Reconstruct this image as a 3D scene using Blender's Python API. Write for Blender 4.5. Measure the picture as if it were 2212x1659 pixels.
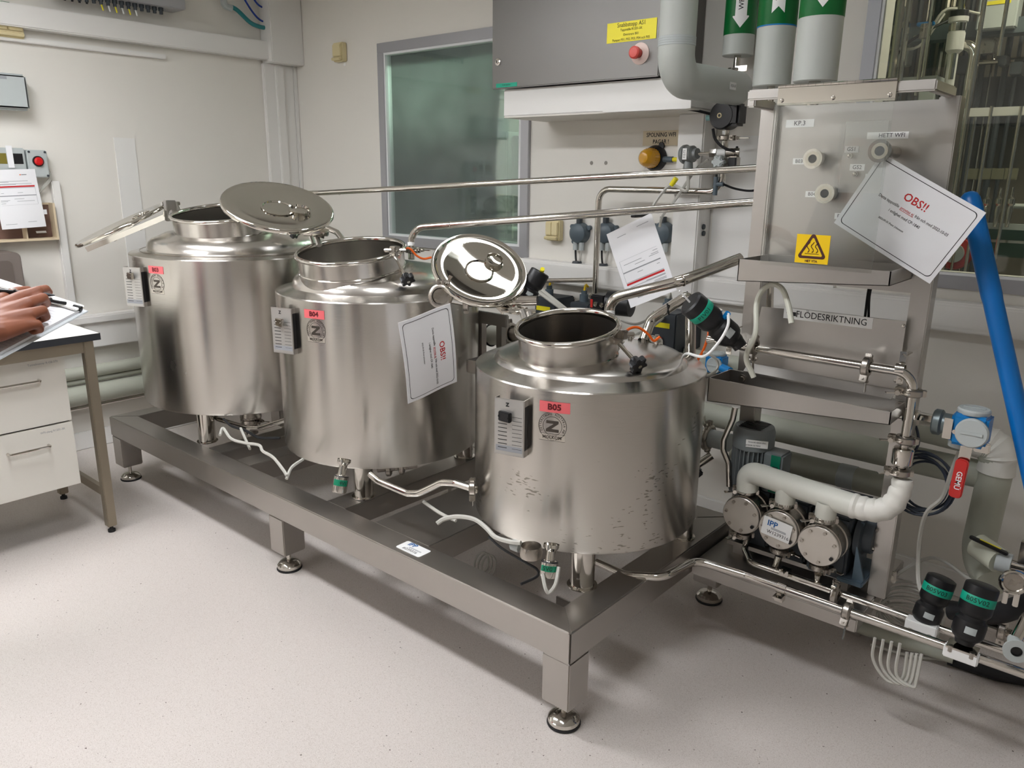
import bpy, bmesh, math, random
from mathutils import Vector as V, Matrix as M
random.seed(7)
for o in list(bpy.data.objects): bpy.data.objects.remove(o)
SC = bpy.context.scene; COL = SC.collection
# ---------------------------------------------------------------- camera
IW, IH, FPX = 2212, 1659, 1678.3
YAW, PITCH, ROLL, CAMH = math.radians(-40.473), math.radians(15.138), math.radians(0.68), 1.6
_F = V((math.sin(YAW)*math.cos(PITCH), math.cos(YAW)*math.cos(PITCH), -math.sin(PITCH)))
_R = V((math.cos(YAW), -math.sin(YAW), 0)); _U = _R.cross(_F)
_R, _U = (math.cos(ROLL)*_R + math.sin(ROLL)*_U), (-math.sin(ROLL)*_R + math.cos(ROLL)*_U)
CAM = V((0, 0, CAMH))
cd = bpy.data.cameras.new('camera'); cam = bpy.data.objects.new('camera', cd); COL.objects.link(cam)
cd.sensor_fit = 'HORIZONTAL'; cd.sensor_width = 36.0; cd.lens = 36.0*FPX/IW; cd.clip_start = 0.02
m3 = M((_R, _U, -_F)).transposed(); cam.matrix_world = M.Translation(CAM) @ m3.to_4x4()
SC.camera = cam
# ---------------------------------------------------------------- world, exposure
w = bpy.data.worlds.new('world'); SC.world = w; w.use_nodes = True
w.node_tree.nodes['Background'].inputs[0].default_value = (0.75, 0.78, 0.8, 1); w.node_tree.nodes['Background'].inputs[1].default_value = 0.15
SC.view_settings.view_transform = 'Standard'; SC.view_settings.look = 'None'; SC.view_settings.exposure = 0.0; SC.view_settings.gamma = 1.0
SC.view_settings.use_curve_mapping = False
LAMP = 45.0          # radiance of the ceiling luminaires
# ---------------------------------------------------------------- where a sight line of the photograph meets a plane of the room
def _ray(px, py): return _F + _R*((px-IW/2)/FPX) - _U*((py-IH/2)/FPX)
def PX(px, py, x): d = _ray(px, py); return CAM + d*(x/d.x)
def PY(px, py, y): d = _ray(px, py); return CAM + d*(y/d.y)
def PZ(px, py, z): d = _ray(px, py); return CAM + d*((z-CAMH)/d.z)
def PD(px, py, dep): return CAM + _ray(px, py)*dep
X, Y, Z = V((1,0,0)), V((0,1,0)), V((0,0,1))
# ---------------------------------------------------------------- mesh helpers
def perp(a):
    a = a.normalized(); t = Z if abs(a.z) < 0.9 else X
    u = a.cross(t).normalized(); return u, a.cross(u).normalized()
def fillet(pts, rad, seg=6):
    pts = [V(p) for p in pts]
    if rad <= 0 or len(pts) < 3: return pts
    out = [pts[0]]
    for i in range(1, len(pts)-1):
        p = pts[i]; a = pts[i-1]-p; b = pts[i+1]-p; la, lb = a.length, b.length
        if la < 1e-6 or lb < 1e-6: continue
        a /= la; b /= lb; c = max(-1, min(1, a.dot(b))); ph = math.acos(c)
        if ph > math.pi-0.05: out.append(p); continue
        t = min(rad/math.tan(ph/2), 0.48*la, 0.48*lb); r = t*math.tan(ph/2)
        ce = p+(a+b).normalized()*(r/math.sin(ph/2)); s, e = p+a*t-ce, p+b*t-ce
        ang = s.angle(e); ax = s.cross(e)
        if ax.length < 1e-9: out.append(p); continue
        for k in range(seg+1): out.append(ce + M.Rotation(ang*k/seg, 3, ax) @ s)
    out.append(pts[-1]); return out
def smooth(pts, n=6):
    pts = [V(p) for p in pts]; P = [pts[0]*2-pts[1]]+pts+[pts[-1]*2-pts[-2]]; out = []
    for i in range(1, len(P)-2):
        a, b, c, d = P[i-1:i+3]
        for k in range(n):
            t = k/n
            out.append(0.5*((2*b)+(c-a)*t+(2*a-5*b+4*c-d)*t*t+(3*b-a-3*c+d)*t**3))
    out.append(pts[-1]); return out
class B:
    def __init__(s): s.v = []; s.f = []
    def add(s, vs, fs):
        o = len(s.v); s.v += [V(p) for p in vs]; s.f += [tuple(i+o for i in f) for f in fs]; return s
    def box(s, c, size, rot=None):
        c = V(c); hx, hy, hz = [q/2 for q in size]; vs = []
        for k in (-1, 1):
            for j in (-1, 1):
                for i in (-1, 1):
                    p = V((i*hx, j*hy, k*hz)); vs.append(c+(rot @ p if rot else p))
        return s.add(vs, [(0,2,3,1),(4,5,7,6),(0,1,5,4),(2,6,7,3),(0,4,6,2),(1,3,7,5)])
    def bb(s, x0, x1, y0, y1, z0, z1):
        return s.box(((x0+x1)/2,(y0+y1)/2,(z0+z1)/2), (abs(x1-x0),abs(y1-y0),abs(z1-z0)))
    def cyl(s, p0, p1, r, r2=None, n=20):
        p0, p1 = V(p0), V(p1); r2 = r if r2 is None else r2; L = (p1-p0).length
        return s.lathe([(0,0),(r,0),(r2,L),(0,L)], p0, p1-p0, n)
    def lathe(s, prof, o, ax=Z, n=32, a0=0.0, a1=2*math.pi, ref=None):
        o = V(o); ax = V(ax).normalized()
        if ref is None: u, w_ = perp(ax)
        else: u = (V(ref)-ax*V(ref).dot(ax)).normalized(); w_ = ax.cross(u)
        full = abs(a1-a0-2*math.pi) < 1e-6; m = n if full else n+1
        base = len(s.v); idx = []
        for (r, h) in prof:
            row = []
            if r < 1e-7: s.v.append(o+ax*h); row = [len(s.v)-1]*m
            else:
                for k in range(m):
                    a = a0+(a1-a0)*k/n; s.v.append(o+ax*h+(u*math.cos(a)+w_*math.sin(a))*r); row.append(len(s.v)-1)
            idx.append(row)
        for i in range(len(prof)-1):
            A, C = idx[i], idx[i+1]
            for k in range(n):
                k2 = (k+1) % m
                q = [A[k], A[k2], C[k2], C[k]]; t = []
                for j in q:
                    if j not in t: t.append(j)
                if len(t) > 2: s.f.append(tuple(t))
        return s
    def tube(s, pts, r, n=10, rad=0.0, seg=6, cap=True):
        pts = fillet(pts, rad, seg); Q = [pts[0]]
        for p in pts[1:]:
            if (p-Q[-1]).length > 1e-5: Q.append(p)
        pts = Q; N = len(pts); rr = r if isinstance(r, (list, tuple)) else [r]*N
        if len(rr) != N: rr = [rr[0]+(rr[-1]-rr[0])*i/(N-1) for i in range(N)]
        T = [(pts[min(i+1,N-1)]-pts[max(i-1,0)]).normalized() for i in range(N)]
        u, _ = perp(T[0]); base = len(s.v)
        for i in range(N):
            u = (u-T[i]*u.dot(T[i]))
            u = u.normalized() if u.length > 1e-6 else perp(T[i])[0]
            w_ = T[i].cross(u)
            for k in range(n):
                a = 2*math.pi*k/n; s.v.append(pts[i]+(u*math.cos(a)+w_*math.sin(a))*rr[i])
        for i in range(N-1):
            for k in range(n):
                s.f.append((base+i*n+k, base+i*n+(k+1)%n, base+(i+1)*n+(k+1)%n, base+(i+1)*n+k))
        if cap:
            s.f.append(tuple(base+k for k in reversed(range(n)))); s.f.append(tuple(base+(N-1)*n+k for k in range(n)))
        return s
    def prism(s, poly, o, u, w_, t):
        o, u, w_ = V(o), V(u), V(w_); nn = u.cross(w_).normalized(); m = len(poly)
        vs = [o+u*a+w_*b for a, b in poly]+[o+u*a+w_*b+nn*t for a, b in poly]
        fs = [tuple(reversed(range(m))), tuple(range(m, 2*m))]+[(k,(k+1)%m,m+(k+1)%m,m+k) for k in range(m)]
        return s.add(vs, fs)
    def ring(s, c, ax, R, r, n=40, k=8):
        return s.lathe([(R+r*math.cos(2*math.pi*j/k), r*math.sin(2*math.pi*j/k)) for j in range(k+1)], c, ax, n)
    def sheet(s, o, u, w_, a, b, t=0.0012, bow=0.0, nu=10, nv=10):
        """paper: a x b, thickness t, bowed along its normal"""
        o, u, w_ = V(o), V(u).normalized(), V(w_).normalized(); nn = u.cross(w_).normalized()
        vs = []
        for side in (0, 1):
            for j in range(nv+1):
                for i in range(nu+1):
                    q = i/nu; h = bow*math.sin(math.pi*q)+0.35*bow*math.sin(2*math.pi*j/nv)
                    vs.append(o+u*(a*q)+w_*(b*j/nv)+nn*(h+side*t))
        m = (nu+1)*(nv+1); fs = []
        for j in range(nv):
            for i in range(nu):
                q = j*(nu+1)+i
                fs.append((q, q+nu+1, q+nu+2, q+1)); fs.append((m+q, m+q+1, m+q+nu+2, m+q+nu+1))
        for i in range(nu):
            fs.append((i, i+1, m+i+1, m+i)); q = nv*(nu+1)+i; fs.append((q, m+q, m+q+1, q+1))
        for j in range(nv):
            q = j*(nu+1); fs.append((q, m+q, m+q+nu+1, q+nu+1)); q += nu; fs.append((q, q+nu+1, m+q+nu+1, m+q))
        return s.add(vs, fs)
def rrect(a, b, r, n=4, cx=0, cy=0):
    out = []
    for (sx, sy, a0) in ((1,-1,-90),(1,1,0),(-1,1,90),(-1,-1,180)):
        for k in range(n+1):
            t = math.radians(a0+90*k/n); out.append((cx+sx*(a/2-r)+r*math.cos(t), cy+sy*(b/2-r)+r*math.sin(t)))
    return out
ORG = {}
def obj(name, b, m, parent=None, bevel=0.0, seg=2, ang=35, kind=None, label=None, cat=None, group=None):
    me = bpy.data.meshes.new(name)
    if parent is not None: og = ORG[parent]
    else:
        lo = [min(p[i] for p in b.v) for i in range(3)]; hi = [max(p[i] for p in b.v) for i in range(3)]
        og = V(((lo[0]+hi[0])/2, (lo[1]+hi[1])/2, lo[2]))
    me.from_pydata([tuple(p-og) for p in b.v], [], b.f)
    bm = bmesh.new(); bm.from_mesh(me)
    bmesh.ops.recalc_face_normals(bm, faces=bm.faces[:])
    if bevel > 0:
        ed = [e for e in bm.edges if len(e.link_faces) == 2 and e.calc_face_angle(0) > math.radians(50)]
        bmesh.ops.bevel(bm, geom=ed, offset=bevel, segments=seg, affect='EDGES', clamp_overlap=True)
    for f in bm.faces: f.smooth = True
    bm.to_mesh(me); bm.free()
    me.set_sharp_from_angle(angle=math.radians(ang))
    me.materials.append(m)
    o = bpy.data.objects.new(name, me); COL.objects.link(o); ORG[o] = og
    if parent is not None: o.parent = parent
    else: o.location = og
    tag(o, label, cat, group, kind); return o
def tag(o, label=None, cat=None, group=None, kind=None):
    if label: o['label'] = label
    if cat: o['category'] = cat
    if group: o['group'] = group
    if kind: o['kind'] = kind
    return o
def thing(name, label, cat, loc, group=None):
    o = bpy.data.objects.new(name, None); o.empty_display_size = 0.05; COL.objects.link(o); o.location = V(loc); ORG[o] = V(loc)
    return tag(o, label, cat, group)
def struct(name, b, m, **k): return obj(name, b, m, kind='structure', **k)
def text(name, body, o, u, w_, h, m, parent, align='CENTER', mapf=None, thick=0.0006, bold=0.0, squeeze=1.0):
    """flat lettering as mesh: o = anchor, u = reading direction, w_ = up, h = cap height"""
    cu = bpy.data.curves.new('t', 'FONT'); cu.body = body; cu.size = h/0.73; cu.align_x = align; cu.align_y = 'CENTER'
    cu.offset = bold*h; cu.resolution_u = 2; cu.fill_mode = 'FRONT'
    t = bpy.data.objects.new('t', cu); COL.objects.link(t)
    dg = bpy.context.evaluated_depsgraph_get(); me = bpy.data.meshes.new_from_object(t.evaluated_get(dg))
    me.name = name
    o = V(o); u = V(u).normalized() if u is not None else None; w_ = V(w_).normalized() if w_ is not None else None
    nn = u.cross(w_).normalized() if u is not None else None
    og = ORG[parent]
    for v in me.vertices:
        a, b_ = v.co.x*squeeze, v.co.y
        p = mapf(a, b_) if mapf else o+u*a+w_*b_+nn*thick
        v.co = p-og
    bpy.data.objects.remove(t); bpy.data.curves.remove(cu)
    me.materials.clear(); me.materials.append(m)
    ob = bpy.data.objects.new(name, me); COL.objects.link(ob); ob.parent = parent; ORG[ob] = og
    return ob
# ---------------------------------------------------------------- materials
def lin(c): return tuple(((q/255)/12.92 if q/255 <= 0.04045 else ((q/255+0.055)/1.055)**2.4) for q in c)+(1,)
MATS = {}
def mat(name, col, rough=0.5, metal=0.0, grain=0.0, gscale=(60,60,60), bump=0.0, var=0.04, vscale=3.0, aniso=0.0, coat=0.0, ior=1.45, emis=0.0, spec=0.5, arot=0.0):
    m = bpy.data.materials.new(name); m.use_nodes = True; nt = m.node_tree; N, L = nt.nodes, nt.links
    p = N['Principled BSDF']; c = lin(col)
    p.inputs['Metallic'].default_value = metal; p.inputs['IOR'].default_value = ior; p.inputs['Specular IOR Level'].default_value = spec
    tc = N.new('ShaderNodeTexCoord')
    n1 = N.new('ShaderNodeTexNoise'); n1.inputs['Scale'].default_value = vscale; n1.inputs['Detail'].default_value = 5
    L.new(tc.outputs['Object'], n1.inputs['Vector'])
    mx = N.new('ShaderNodeMix'); mx.data_type = 'RGBA'
    mx.inputs[6].default_value = tuple(q*(1-var) for q in c[:3])+(1,); mx.inputs[7].default_value = tuple(min(1,q*(1+var)) for q in c[:3])+(1,)
    L.new(n1.outputs['Fac'], mx.inputs[0]); L.new(mx.outputs[2], p.inputs['Base Color'])
    r_ = N.new('ShaderNodeMapRange'); r_.inputs['To Min'].default_value = max(0.02, rough*0.85); r_.inputs['To Max'].default_value = min(1, rough*1.15)
    L.new(n1.outputs['Fac'], r_.inputs['Value']); L.new(r_.outputs[0], p.inputs['Roughness'])
    if grain > 0 or bump > 0:
        mp = N.new('ShaderNodeMapping'); mp.inputs['Scale'].default_value = gscale
        n2 = N.new('ShaderNodeTexNoise'); n2.inputs['Scale'].default_value = 1.0; n2.inputs['Detail'].default_value = 3
        L.new(tc.outputs['Object'], mp.inputs['Vector']); L.new(mp.outputs[0], n2.inputs['Vector'])
        bu = N.new('ShaderNodeBump'); bu.inputs['Strength'].default_value = max(grain, bump); bu.inputs['Distance'].default_value = 0.002
        L.new(n2.outputs['Fac'], bu.inputs['Height']); L.new(bu.outputs[0], p.inputs['Normal'])
    if aniso:
        p.inputs['Anisotropic'].default_value = aniso; p.inputs['Anisotropic Rotation'].default_value = arot
        tg = N.new('ShaderNodeTangent'); tg.direction_type = 'RADIAL'; tg.axis = 'Z'; L.new(tg.outputs[0], p.inputs['Tangent'])
    if coat: p.inputs['Coat Weight'].default_value = coat
    if emis: p.inputs['Emission Color'].default_value = c; p.inputs['Emission Strength'].default_value = emis
    MATS[name] = m; return m
def glassy(name, tint, gloss=0.05, haze=0.0):
    m = bpy.data.materials.new(name); m.use_nodes = True; N, L = m.node_tree.nodes, m.node_tree.links
    N.remove(N['Principled BSDF']); out = N['Material Output']
    t = N.new('ShaderNodeBsdfTransparent'); t.inputs[0].default_value = tuple(tint)+(1,)
    g = N.new('ShaderNodeBsdfGlossy'); g.inputs['Roughness'].default_value = gloss; g.inputs[0].default_value = (1,1,1,1)
    fr = N.new('ShaderNodeFresnel'); fr.inputs[0].default_value = 1.5
    mx = N.new('ShaderNodeMixShader'); L.new(fr.outputs[0], mx.inputs[0]); L.new(t.outputs[0], mx.inputs[1]); L.new(g.outputs[0], mx.inputs[2])
    last = mx
    if haze:
        d = N.new('ShaderNodeBsdfDiffuse'); d.inputs[0].default_value = (0.6,0.66,0.64,1)
        no = N.new('ShaderNodeTexNoise'); no.inputs['Scale'].default_value = 5; tc = N.new('ShaderNodeTexCoord'); L.new(tc.outputs['Object'], no.inputs['Vector'])
        mr = N.new('ShaderNodeMapRange'); mr.inputs['To Min'].default_value = haze*0.4; mr.inputs['To Max'].default_value = haze*1.6; L.new(no.outputs['Fac'], mr.inputs['Value'])
        m2 = N.new('ShaderNodeMixShader'); L.new(mr.outputs[0], m2.inputs[0]); L.new(mx.outputs[0], m2.inputs[1]); L.new(d.outputs[0], m2.inputs[2]); last = m2
    L.new(last.outputs[0], out.inputs[0]); MATS[name] = m; return m
def floor_mat():
    m = mat('floor_vinyl', (209,201,195), 0.42, var=0.05, vscale=1.2); N, L = m.node_tree.nodes, m.node_tree.links; p = N['Principled BSDF']
    base = p.inputs['Base Color'].links[0].from_socket; tc = [n for n in N if n.type == 'TEX_COORD'][0]
    def layer(src, scale, lo, hi, col):
        n = N.new('ShaderNodeTexNoise'); n.inputs['Scale'].default_value = scale; n.inputs['Detail'].default_value = 2; L.new(tc.outputs['Object'], n.inputs['Vector'])
        mr = N.new('ShaderNodeMapRange'); mr.inputs['From Min'].default_value = lo; mr.inputs['From Max'].default_value = hi; L.new(n.outputs['Fac'], mr.inputs['Value'])
        x = N.new('ShaderNodeMix'); x.data_type = 'RGBA'; L.new(mr.outputs[0], x.inputs[0]); L.new(src, x.inputs[6]); x.inputs[7].default_value = lin(col); return x.outputs[2]
    c = layer(base, 420, 0.52, 0.70, (184,173,165)); c = layer(c, 300, 0.58, 0.70, (224,216,210)); c = layer(c, 90, 0.735, 0.76, (84,70,62))
    vo = N.new('ShaderNodeTexVoronoi'); vo.inputs['Scale'].default_value = 9; L.new(tc.outputs['Object'], vo.inputs['Vector'])
    mr = N.new('ShaderNodeMapRange'); mr.inputs['From Min'].default_value = 0.030; mr.inputs['From Max'].default_value = 0.018; L.new(vo.outputs['Distance'], mr.inputs['Value'])
    x = N.new('ShaderNodeMix'); x.data_type = 'RGBA'; L.new(mr.outputs[0], x.inputs[0]); L.new(c, x.inputs[6]); x.inputs[7].default_value = lin((95,84,78))
    L.new(x.outputs[2], p.inputs['Base Color']); return m
def tank_mat(name, spots):
    """circumferentially brushed steel; spots = amount of dried drip marks"""
    m = mat(name, (198,194,188), 0.26, 1.0, grain=0.10, gscale=(6,6,420), var=0.06, vscale=2.5, aniso=0.85, arot=0.25); N, L = m.node_tree.nodes, m.node_tree.links; p = N['Principled BSDF']
    if spots:
        base = p.inputs['Base Color'].links[0].from_socket; tc = [n for n in N if n.type == 'TEX_COORD'][0]
        mp = N.new('ShaderNodeMapping'); mp.inputs['Scale'].default_value = (44,44,170); L.new(tc.outputs['Object'], mp.inputs['Vector'])
        n = N.new('ShaderNodeTexNoise'); n.inputs['Scale'].default_value = 1; n.inputs['Detail'].default_value = 1; L.new(mp.outputs[0], n.inputs['Vector'])
        n3 = N.new('ShaderNodeTexNoise'); n3.inputs['Scale'].default_value = 5; L.new(tc.outputs['Object'], n3.inputs['Vector'])
        mul = N.new('ShaderNodeMath'); mul.operation = 'MULTIPLY'; L.new(n.outputs['Fac'], mul.inputs[0]); L.new(n3.outputs['Fac'], mul.inputs[1])
        mr = N.new('ShaderNodeMapRange'); mr.inputs['From Min'].default_value = 0.398; mr.inputs['From Max'].default_value = 0.42; mr.inputs['To Max'].default_value = spots; L.new(mul.outputs[0], mr.inputs['Value'])
        x = N.new('ShaderNodeMix'); x.data_type = 'RGBA'; L.new(mr.outputs[0], x.inputs[0]); L.new(base, x.inputs[6]); x.inputs[7].default_value = lin((92,84,74)); L.new(x.outputs[2], p.inputs['Base Color'])
    return m
FLOOR = floor_mat()
WALL = mat('wall_paint', (231,227,219), 0.55, var=0.02, vscale=1.5, grain=0.03, gscale=(300,300,300))
TRIM = mat('white_trim', (233,231,227), 0.4, var=0.015)
CEIL = mat('ceiling_paint', (234,233,230), 0.8, var=0.02)
ALU = mat('window_aluminium', (176,176,180), 0.4, 0.55, var=0.05)
RUBW = mat('white_gasket', (230,232,232), 0.4)
TANK = tank_mat('brushed_tank_steel', 0.0); TANKS = tank_mat('brushed_tank_steel_spotted', 0.6)
DOME = mat('satin_dome_steel', (202,198,192), 0.24, 1.0, grain=0.05, gscale=(40,40,40), var=0.05)
POL = mat('polished_steel', (208,204,197), 0.10, 1.0, var=0.04, vscale=8)
MIR = mat('mirror_steel', (210,206,197), 0.05, 1.0, var=0.03)
FRM = mat('satin_frame_steel', (184,180,175), 0.36, 1.0, grain=0.06, gscale=(14,14,160), var=0.10, vscale=4)
PLATE = mat('satin_plate_steel', (188,185,181), 0.31, 1.0, grain=0.05, gscale=(180,14,14), var=0.06, vscale=3)
CAB = mat('cabinet_steel', (118,116,113), 0.42, 1.0, grain=0.06, gscale=(200,10,10), var=0.05)
CAST = mat('cast_steel', (180,174,166), 0.28, 1.0, var=0.15, vscale=30)
INNER = mat('inner_tank_steel', (150,140,128), 0.16, 1.0, grain=0.04, gscale=(10,10,200), var=0.08)
BLACK = mat('black_plastic', (24,24,26), 0.38, var=0.1)
BLKR = mat('black_rubber', (26,26,28), 0.6, var=0.1)
DGREY = mat('dark_grey_plastic', (58,63,68), 0.45, var=0.08)
BGREY = mat('blue_grey_plastic', (86,98,106), 0.4, var=0.06)
LGREY = mat('light_grey_plastic', (182,188,187), 0.45, var=0.03)
CABLEW = mat('light_grey_cable', (190,188,180), 0.5, var=0.04)
CABLEB = mat('blue_grey_cable', (56,64,78), 0.45, var=0.06)
CREAM = mat('cream_plastic', (224,210,166), 0.4, var=0.03)
INSUL = mat('grey_green_insulation', (178,180,166), 0.5, var=0.05, grain=0.05, gscale=(90,90,90))
INSW = mat('pale_insulation', (216,216,206), 0.42, var=0.03)
TAPE = mat('white_tape', (226,224,216), 0.36, var=0.05, grain=0.5, gscale=(38,38,38))
GREEN = mat('green_marker', (10,104,48), 0.35, var=0.05)
TEAL = mat('teal_label_tape', (14,160,130), 0.4, var=0.03)
WHITE = mat('white_print', (240,240,238), 0.5, var=0.01)
PAPER = mat('paper', (236,236,238), 0.35, var=0.01)
INK = mat('black_ink', (28,28,30), 0.6)
REDINK = mat('red_ink', (196,34,38), 0.5)
GREYINK = mat('grey_ink', (150,152,156), 0.6)
BLUEINK = mat('blue_ink', (30,96,160), 0.5)
PINK = mat('pink_label_tape', (232,108,112), 0.5, var=0.03)
DKRED = mat('dark_red_print', (96,16,24), 0.5)
YEL = mat('yellow_plate', (240,226,40), 0.4, var=0.02)
YELW = mat('warning_yellow', (236,196,10), 0.4, var=0.02)
BROWN = mat('warning_brown', (72,34,26), 0.5)
RED = mat('red_plastic', (196,44,40), 0.35, var=0.05)
REDB = mat('red_button', (214,84,76), 0.35, var=0.08)
BLUE = mat('blue_pole_plastic', (10,110,188), 0.35, var=0.04)
BLUEM = mat('blue_housing', (16,126,196), 0.35, var=0.05)
ORANGE = mat('orange_cable', (240,104,24), 0.45)
AMBER = mat('amber_lens', (206,150,20), 0.22, var=0.1, coat=0.5)
PUMPB = mat('dark_cast_housing', (70,77,84), 0.45, var=0.12, grain=0.1, gscale=(120,120,120))
MOTOR = mat('grey_motor_paint', (126,132,134), 0.42, var=0.08)
STEELB = mat('blue_grey_steel', (98,116,130), 0.4, 0.3, var=0.1)
TABLET = mat('white_laminate', (232,229,220), 0.35, var=0.01)
EDGE = mat('black_edge_band', (44,46,50), 0.5)
LEGM = mat('table_leg_metal', (150,140,124), 0.42, 0.7, var=0.08)
WOOD = mat('dark_wood', (110,84,74), 0.5, var=0.2, vscale=6)
WOODL = mat('pale_wood_edge', (214,196,166), 0.5, var=0.06)
SILI = mat('silicone_tube', (214,214,200), 0.3, var=0.02, spec=0.6)
SKIN = mat('skin', (134,80,57), 0.55, var=0.12, vscale=26, grain=0.12, gscale=(160,160,160))
NAIL = mat('nail', (222,168,146), 0.3)
CLOTH = mat('dark_blue_cloth', (52,60,78), 0.8, var=0.1)
SHOE = mat('brown_leather', (92,64,46), 0.45, var=0.12)
HAIR = mat('grey_hair', (120,112,104), 0.6, var=0.2, vscale=40)
GLASS1 = glassy('window_glass', (0.82,0.88,0.85), 0.02, haze=0.07)
GLASS2 = glassy('dark_window_glass', (0.80,0.83,0.80), 0.02, haze=0.03)
ACRY = glassy('acrylic_sheet', (0.96,0.97,0.96), 0.03, haze=0.02)
LAMPM = mat('lamp_diffuser', (248,250,254), 0.5, emis=LAMP)
LAMPS2 = mat('dim_lamp_diffuser', (244,255,240), 0.5, emis=130.0)
ROOM2 = mat('far_room_paint', (176,182,166), 0.6, var=0.03)
DARKP = mat('dark_panel', (104,98,86), 0.5, var=0.15, vscale=5)
GREENP = mat('dark_green_panel', (22,58,44), 0.45, var=0.1)
# ================================================================ THE ROOM
XL, YB, ZC, XR, YF = -4.74, 3.27, 2.75, 2.4, -2.6
struct('floor', B().bb(XL-0.1, XR+0.1, YF-0.1, YB+0.1, -0.08, 0), FLOOR)
struct('ceiling', B().bb(XL-0.1, XR+0.1, YF-0.1, YB+0.1, ZC, ZC+0.1), CEIL)
struct('wall_left', B().bb(XL-0.12, XL, YF-0.1, YB+0.15, 0, ZC), WALL)
struct('wall_right', B().bb(XR, XR+0.12, YF-0.1, YB+0.15, 0, ZC), WALL)
struct('wall_front', B().bb(XL, XR, YF-0.12, YF, 0, ZC), WALL)
W1 = (-3.815, -2.735, 1.215, 2.285); W2 = (-1.02, 0.9, 1.253, 2.62)
b = B(); T0, T1_ = YB, YB+0.14
b.bb(XL, W1[0], T0, T1_, 0, ZC).bb(W1[0], W1[1], T0, T1_, 0, W1[2]).bb(W1[0], W1[1], T0, T1_, W1[3], ZC)
b.bb(W1[1], W2[0], T0, T1_, 0, ZC).bb(W2[0], W2[1], T0, T1_, 0, W2[2]).bb(W2[0], W2[1], T0, T1_, W2[3], ZC).bb(W2[1], XR, T0, T1_, 0, ZC)
struct('wall_back', b, WALL)
# ceiling luminaires
def lamp(x, y, sx, sy, lab, dm=None):
    t = thing('ceiling_light', lab, 'ceiling light', (x, y, ZC-0.05), 'ceiling lights')
    obj('diffuser', B().bb(x-sx/2+0.03, x+sx/2-0.03, y-sy/2+0.03, y+sy/2-0.03, ZC-0.045, ZC-0.03), dm or LAMPM, t)
    f = B()
    for s in (-1, 1):
        f.bb(x-sx/2, x+sx/2, y+s*(sy/2-0.015)-0.015, y+s*(sy/2-0.015)+0.015, ZC-0.05, ZC)
        f.bb(x+s*(sx/2-0.015)-0.015, x+s*(sx/2-0.015)+0.015, y-sy/2, y+sy/2, ZC-0.05, ZC)
    obj('frame', f, TRIM, t)
lamp(-3.15, 0.8, 1.5, 0.30, 'long ceiling light above the white table')
lamp(-1.05, 0.8, 0.9, 0.30, 'shorter ceiling light above the aisle before the short vessel')
lamp(-1.72, 2.45, 1.1, 0.26, 'ceiling light above the gap between the two nearer vessels', mat('weak_lamp_diffuser',(248,250,254),0.5,emis=6.0))
lamp(-3.3, -1.1, 1.5, 0.30, 'added unseen fill light in the rear left of the room behind the viewer')  # unseen fill lamp, added to lift the light from behind the viewer
# ---- window in the back wall (left one)
def bars(b, x0, x1, z0, z1, w_, y0, y1):
    return b.bb(x0, x1, y0, y1, z1-w_, z1).bb(x0, x1, y0, y1, z0, z0+w_).bb(x0, x0+w_, y0, y1, z0+w_, z1-w_).bb(x1-w_, x1, y0, y1, z0+w_, z1-w_)
f = bars(B(), -3.866, -2.682, 1.163, 2.338, 0.056, YB-0.018, YB+0.01); win1 = struct('window_1', f, ALU, bevel=0.002)
obj('gasket', bars(B(), -3.812, -2.738, 1.217, 2.284, 0.014, YB-0.014, YB+0.02), RUBW, win1)
obj('pane', B().bb(-3.80, -2.75, YB+0.004, YB+0.010, 1.228, 2.272), GLASS1, win1)
obj('pane', B().bb(-3.80, -2.75, YB+0.118, YB+0.124, 1.228, 2.272), GLASS1, win1)
obj('reveal', bars(B(), -3.815, -2.735, 1.215, 2.285, 0.012, YB+0.012, YB+0.14), TRIM, win1)
# room behind that window
q = B().bb(-6.2, -1.6, 5.6, 5.7, 0, ZC); struct('wall_far', q, ROOM2)
struct('wall_far_left', B().bb(-6.3, -6.2, YB+0.14, 5.7, 0, ZC), ROOM2)
struct('wall_far_right', B().bb(-1.62, -1.52, YB+0.14, 5.7, 0, ZC), ROOM2)
struct('floor_far', B().bb(-6.3, 2.4, YB+0.14, 5.7, -0.08, 0), FLOOR)
struct('ceiling_far', B().bb(-6.3, 2.4, YB+0.14, 5.7, ZC, ZC+0.1), CEIL)
t = thing('ceiling_light', 'small ceiling light in the corridor behind the left window', 'ceiling light', (-3.5, 4.4, ZC-0.04))
obj('diffuser', B().bb(-3.8, -3.2, 4.25, 4.55, ZC-0.03, ZC-0.02), LAMPS2, t); obj('housing', B().bb(-3.83, -3.17, 4.22, 4.58, ZC-0.02, ZC), TRIM, t)
g = PY(905, 290, 4.3); h = PY(1096, 288, 4.3); e = PY(1124, 292, 4.3)
t = thing('steel_cupboard', 'grey steel cupboard standing beyond the window glass', 'cupboard', ((g.x+e.x)/2, 4.55, 0))
obj('body', B().bb(g.x, h.x, 4.3, 4.8, 0.05, g.z), mat('far_cupboard', (120,128,122), 0.5, var=0.05), t, bevel=0.01)
obj('side_unit', B().bb(h.x, e.x+0.35, 4.34, 4.8, 0.05, e.z), mat('far_cupboard_dark', (66,76,80), 0.5, var=0.05), t, bevel=0.01)
obj('notice', B().bb(g.x+0.45, g.x+0.7, 4.292, 4.299, 1.2, 1.55), PAPER, t)
obj('handle', B().tube([(h.x+0.06,4.34,1.15),(h.x+0.06,4.30,1.15),(h.x+0.06,4.30,1.45),(h.x+0.06,4.34,1.45)], 0.01, 8, 0.015), POL, t)
obj('plinth', B().bb(g.x+0.02, e.x+0.3, 4.36, 4.78, 0, 0.05), BLACK, t)
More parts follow.
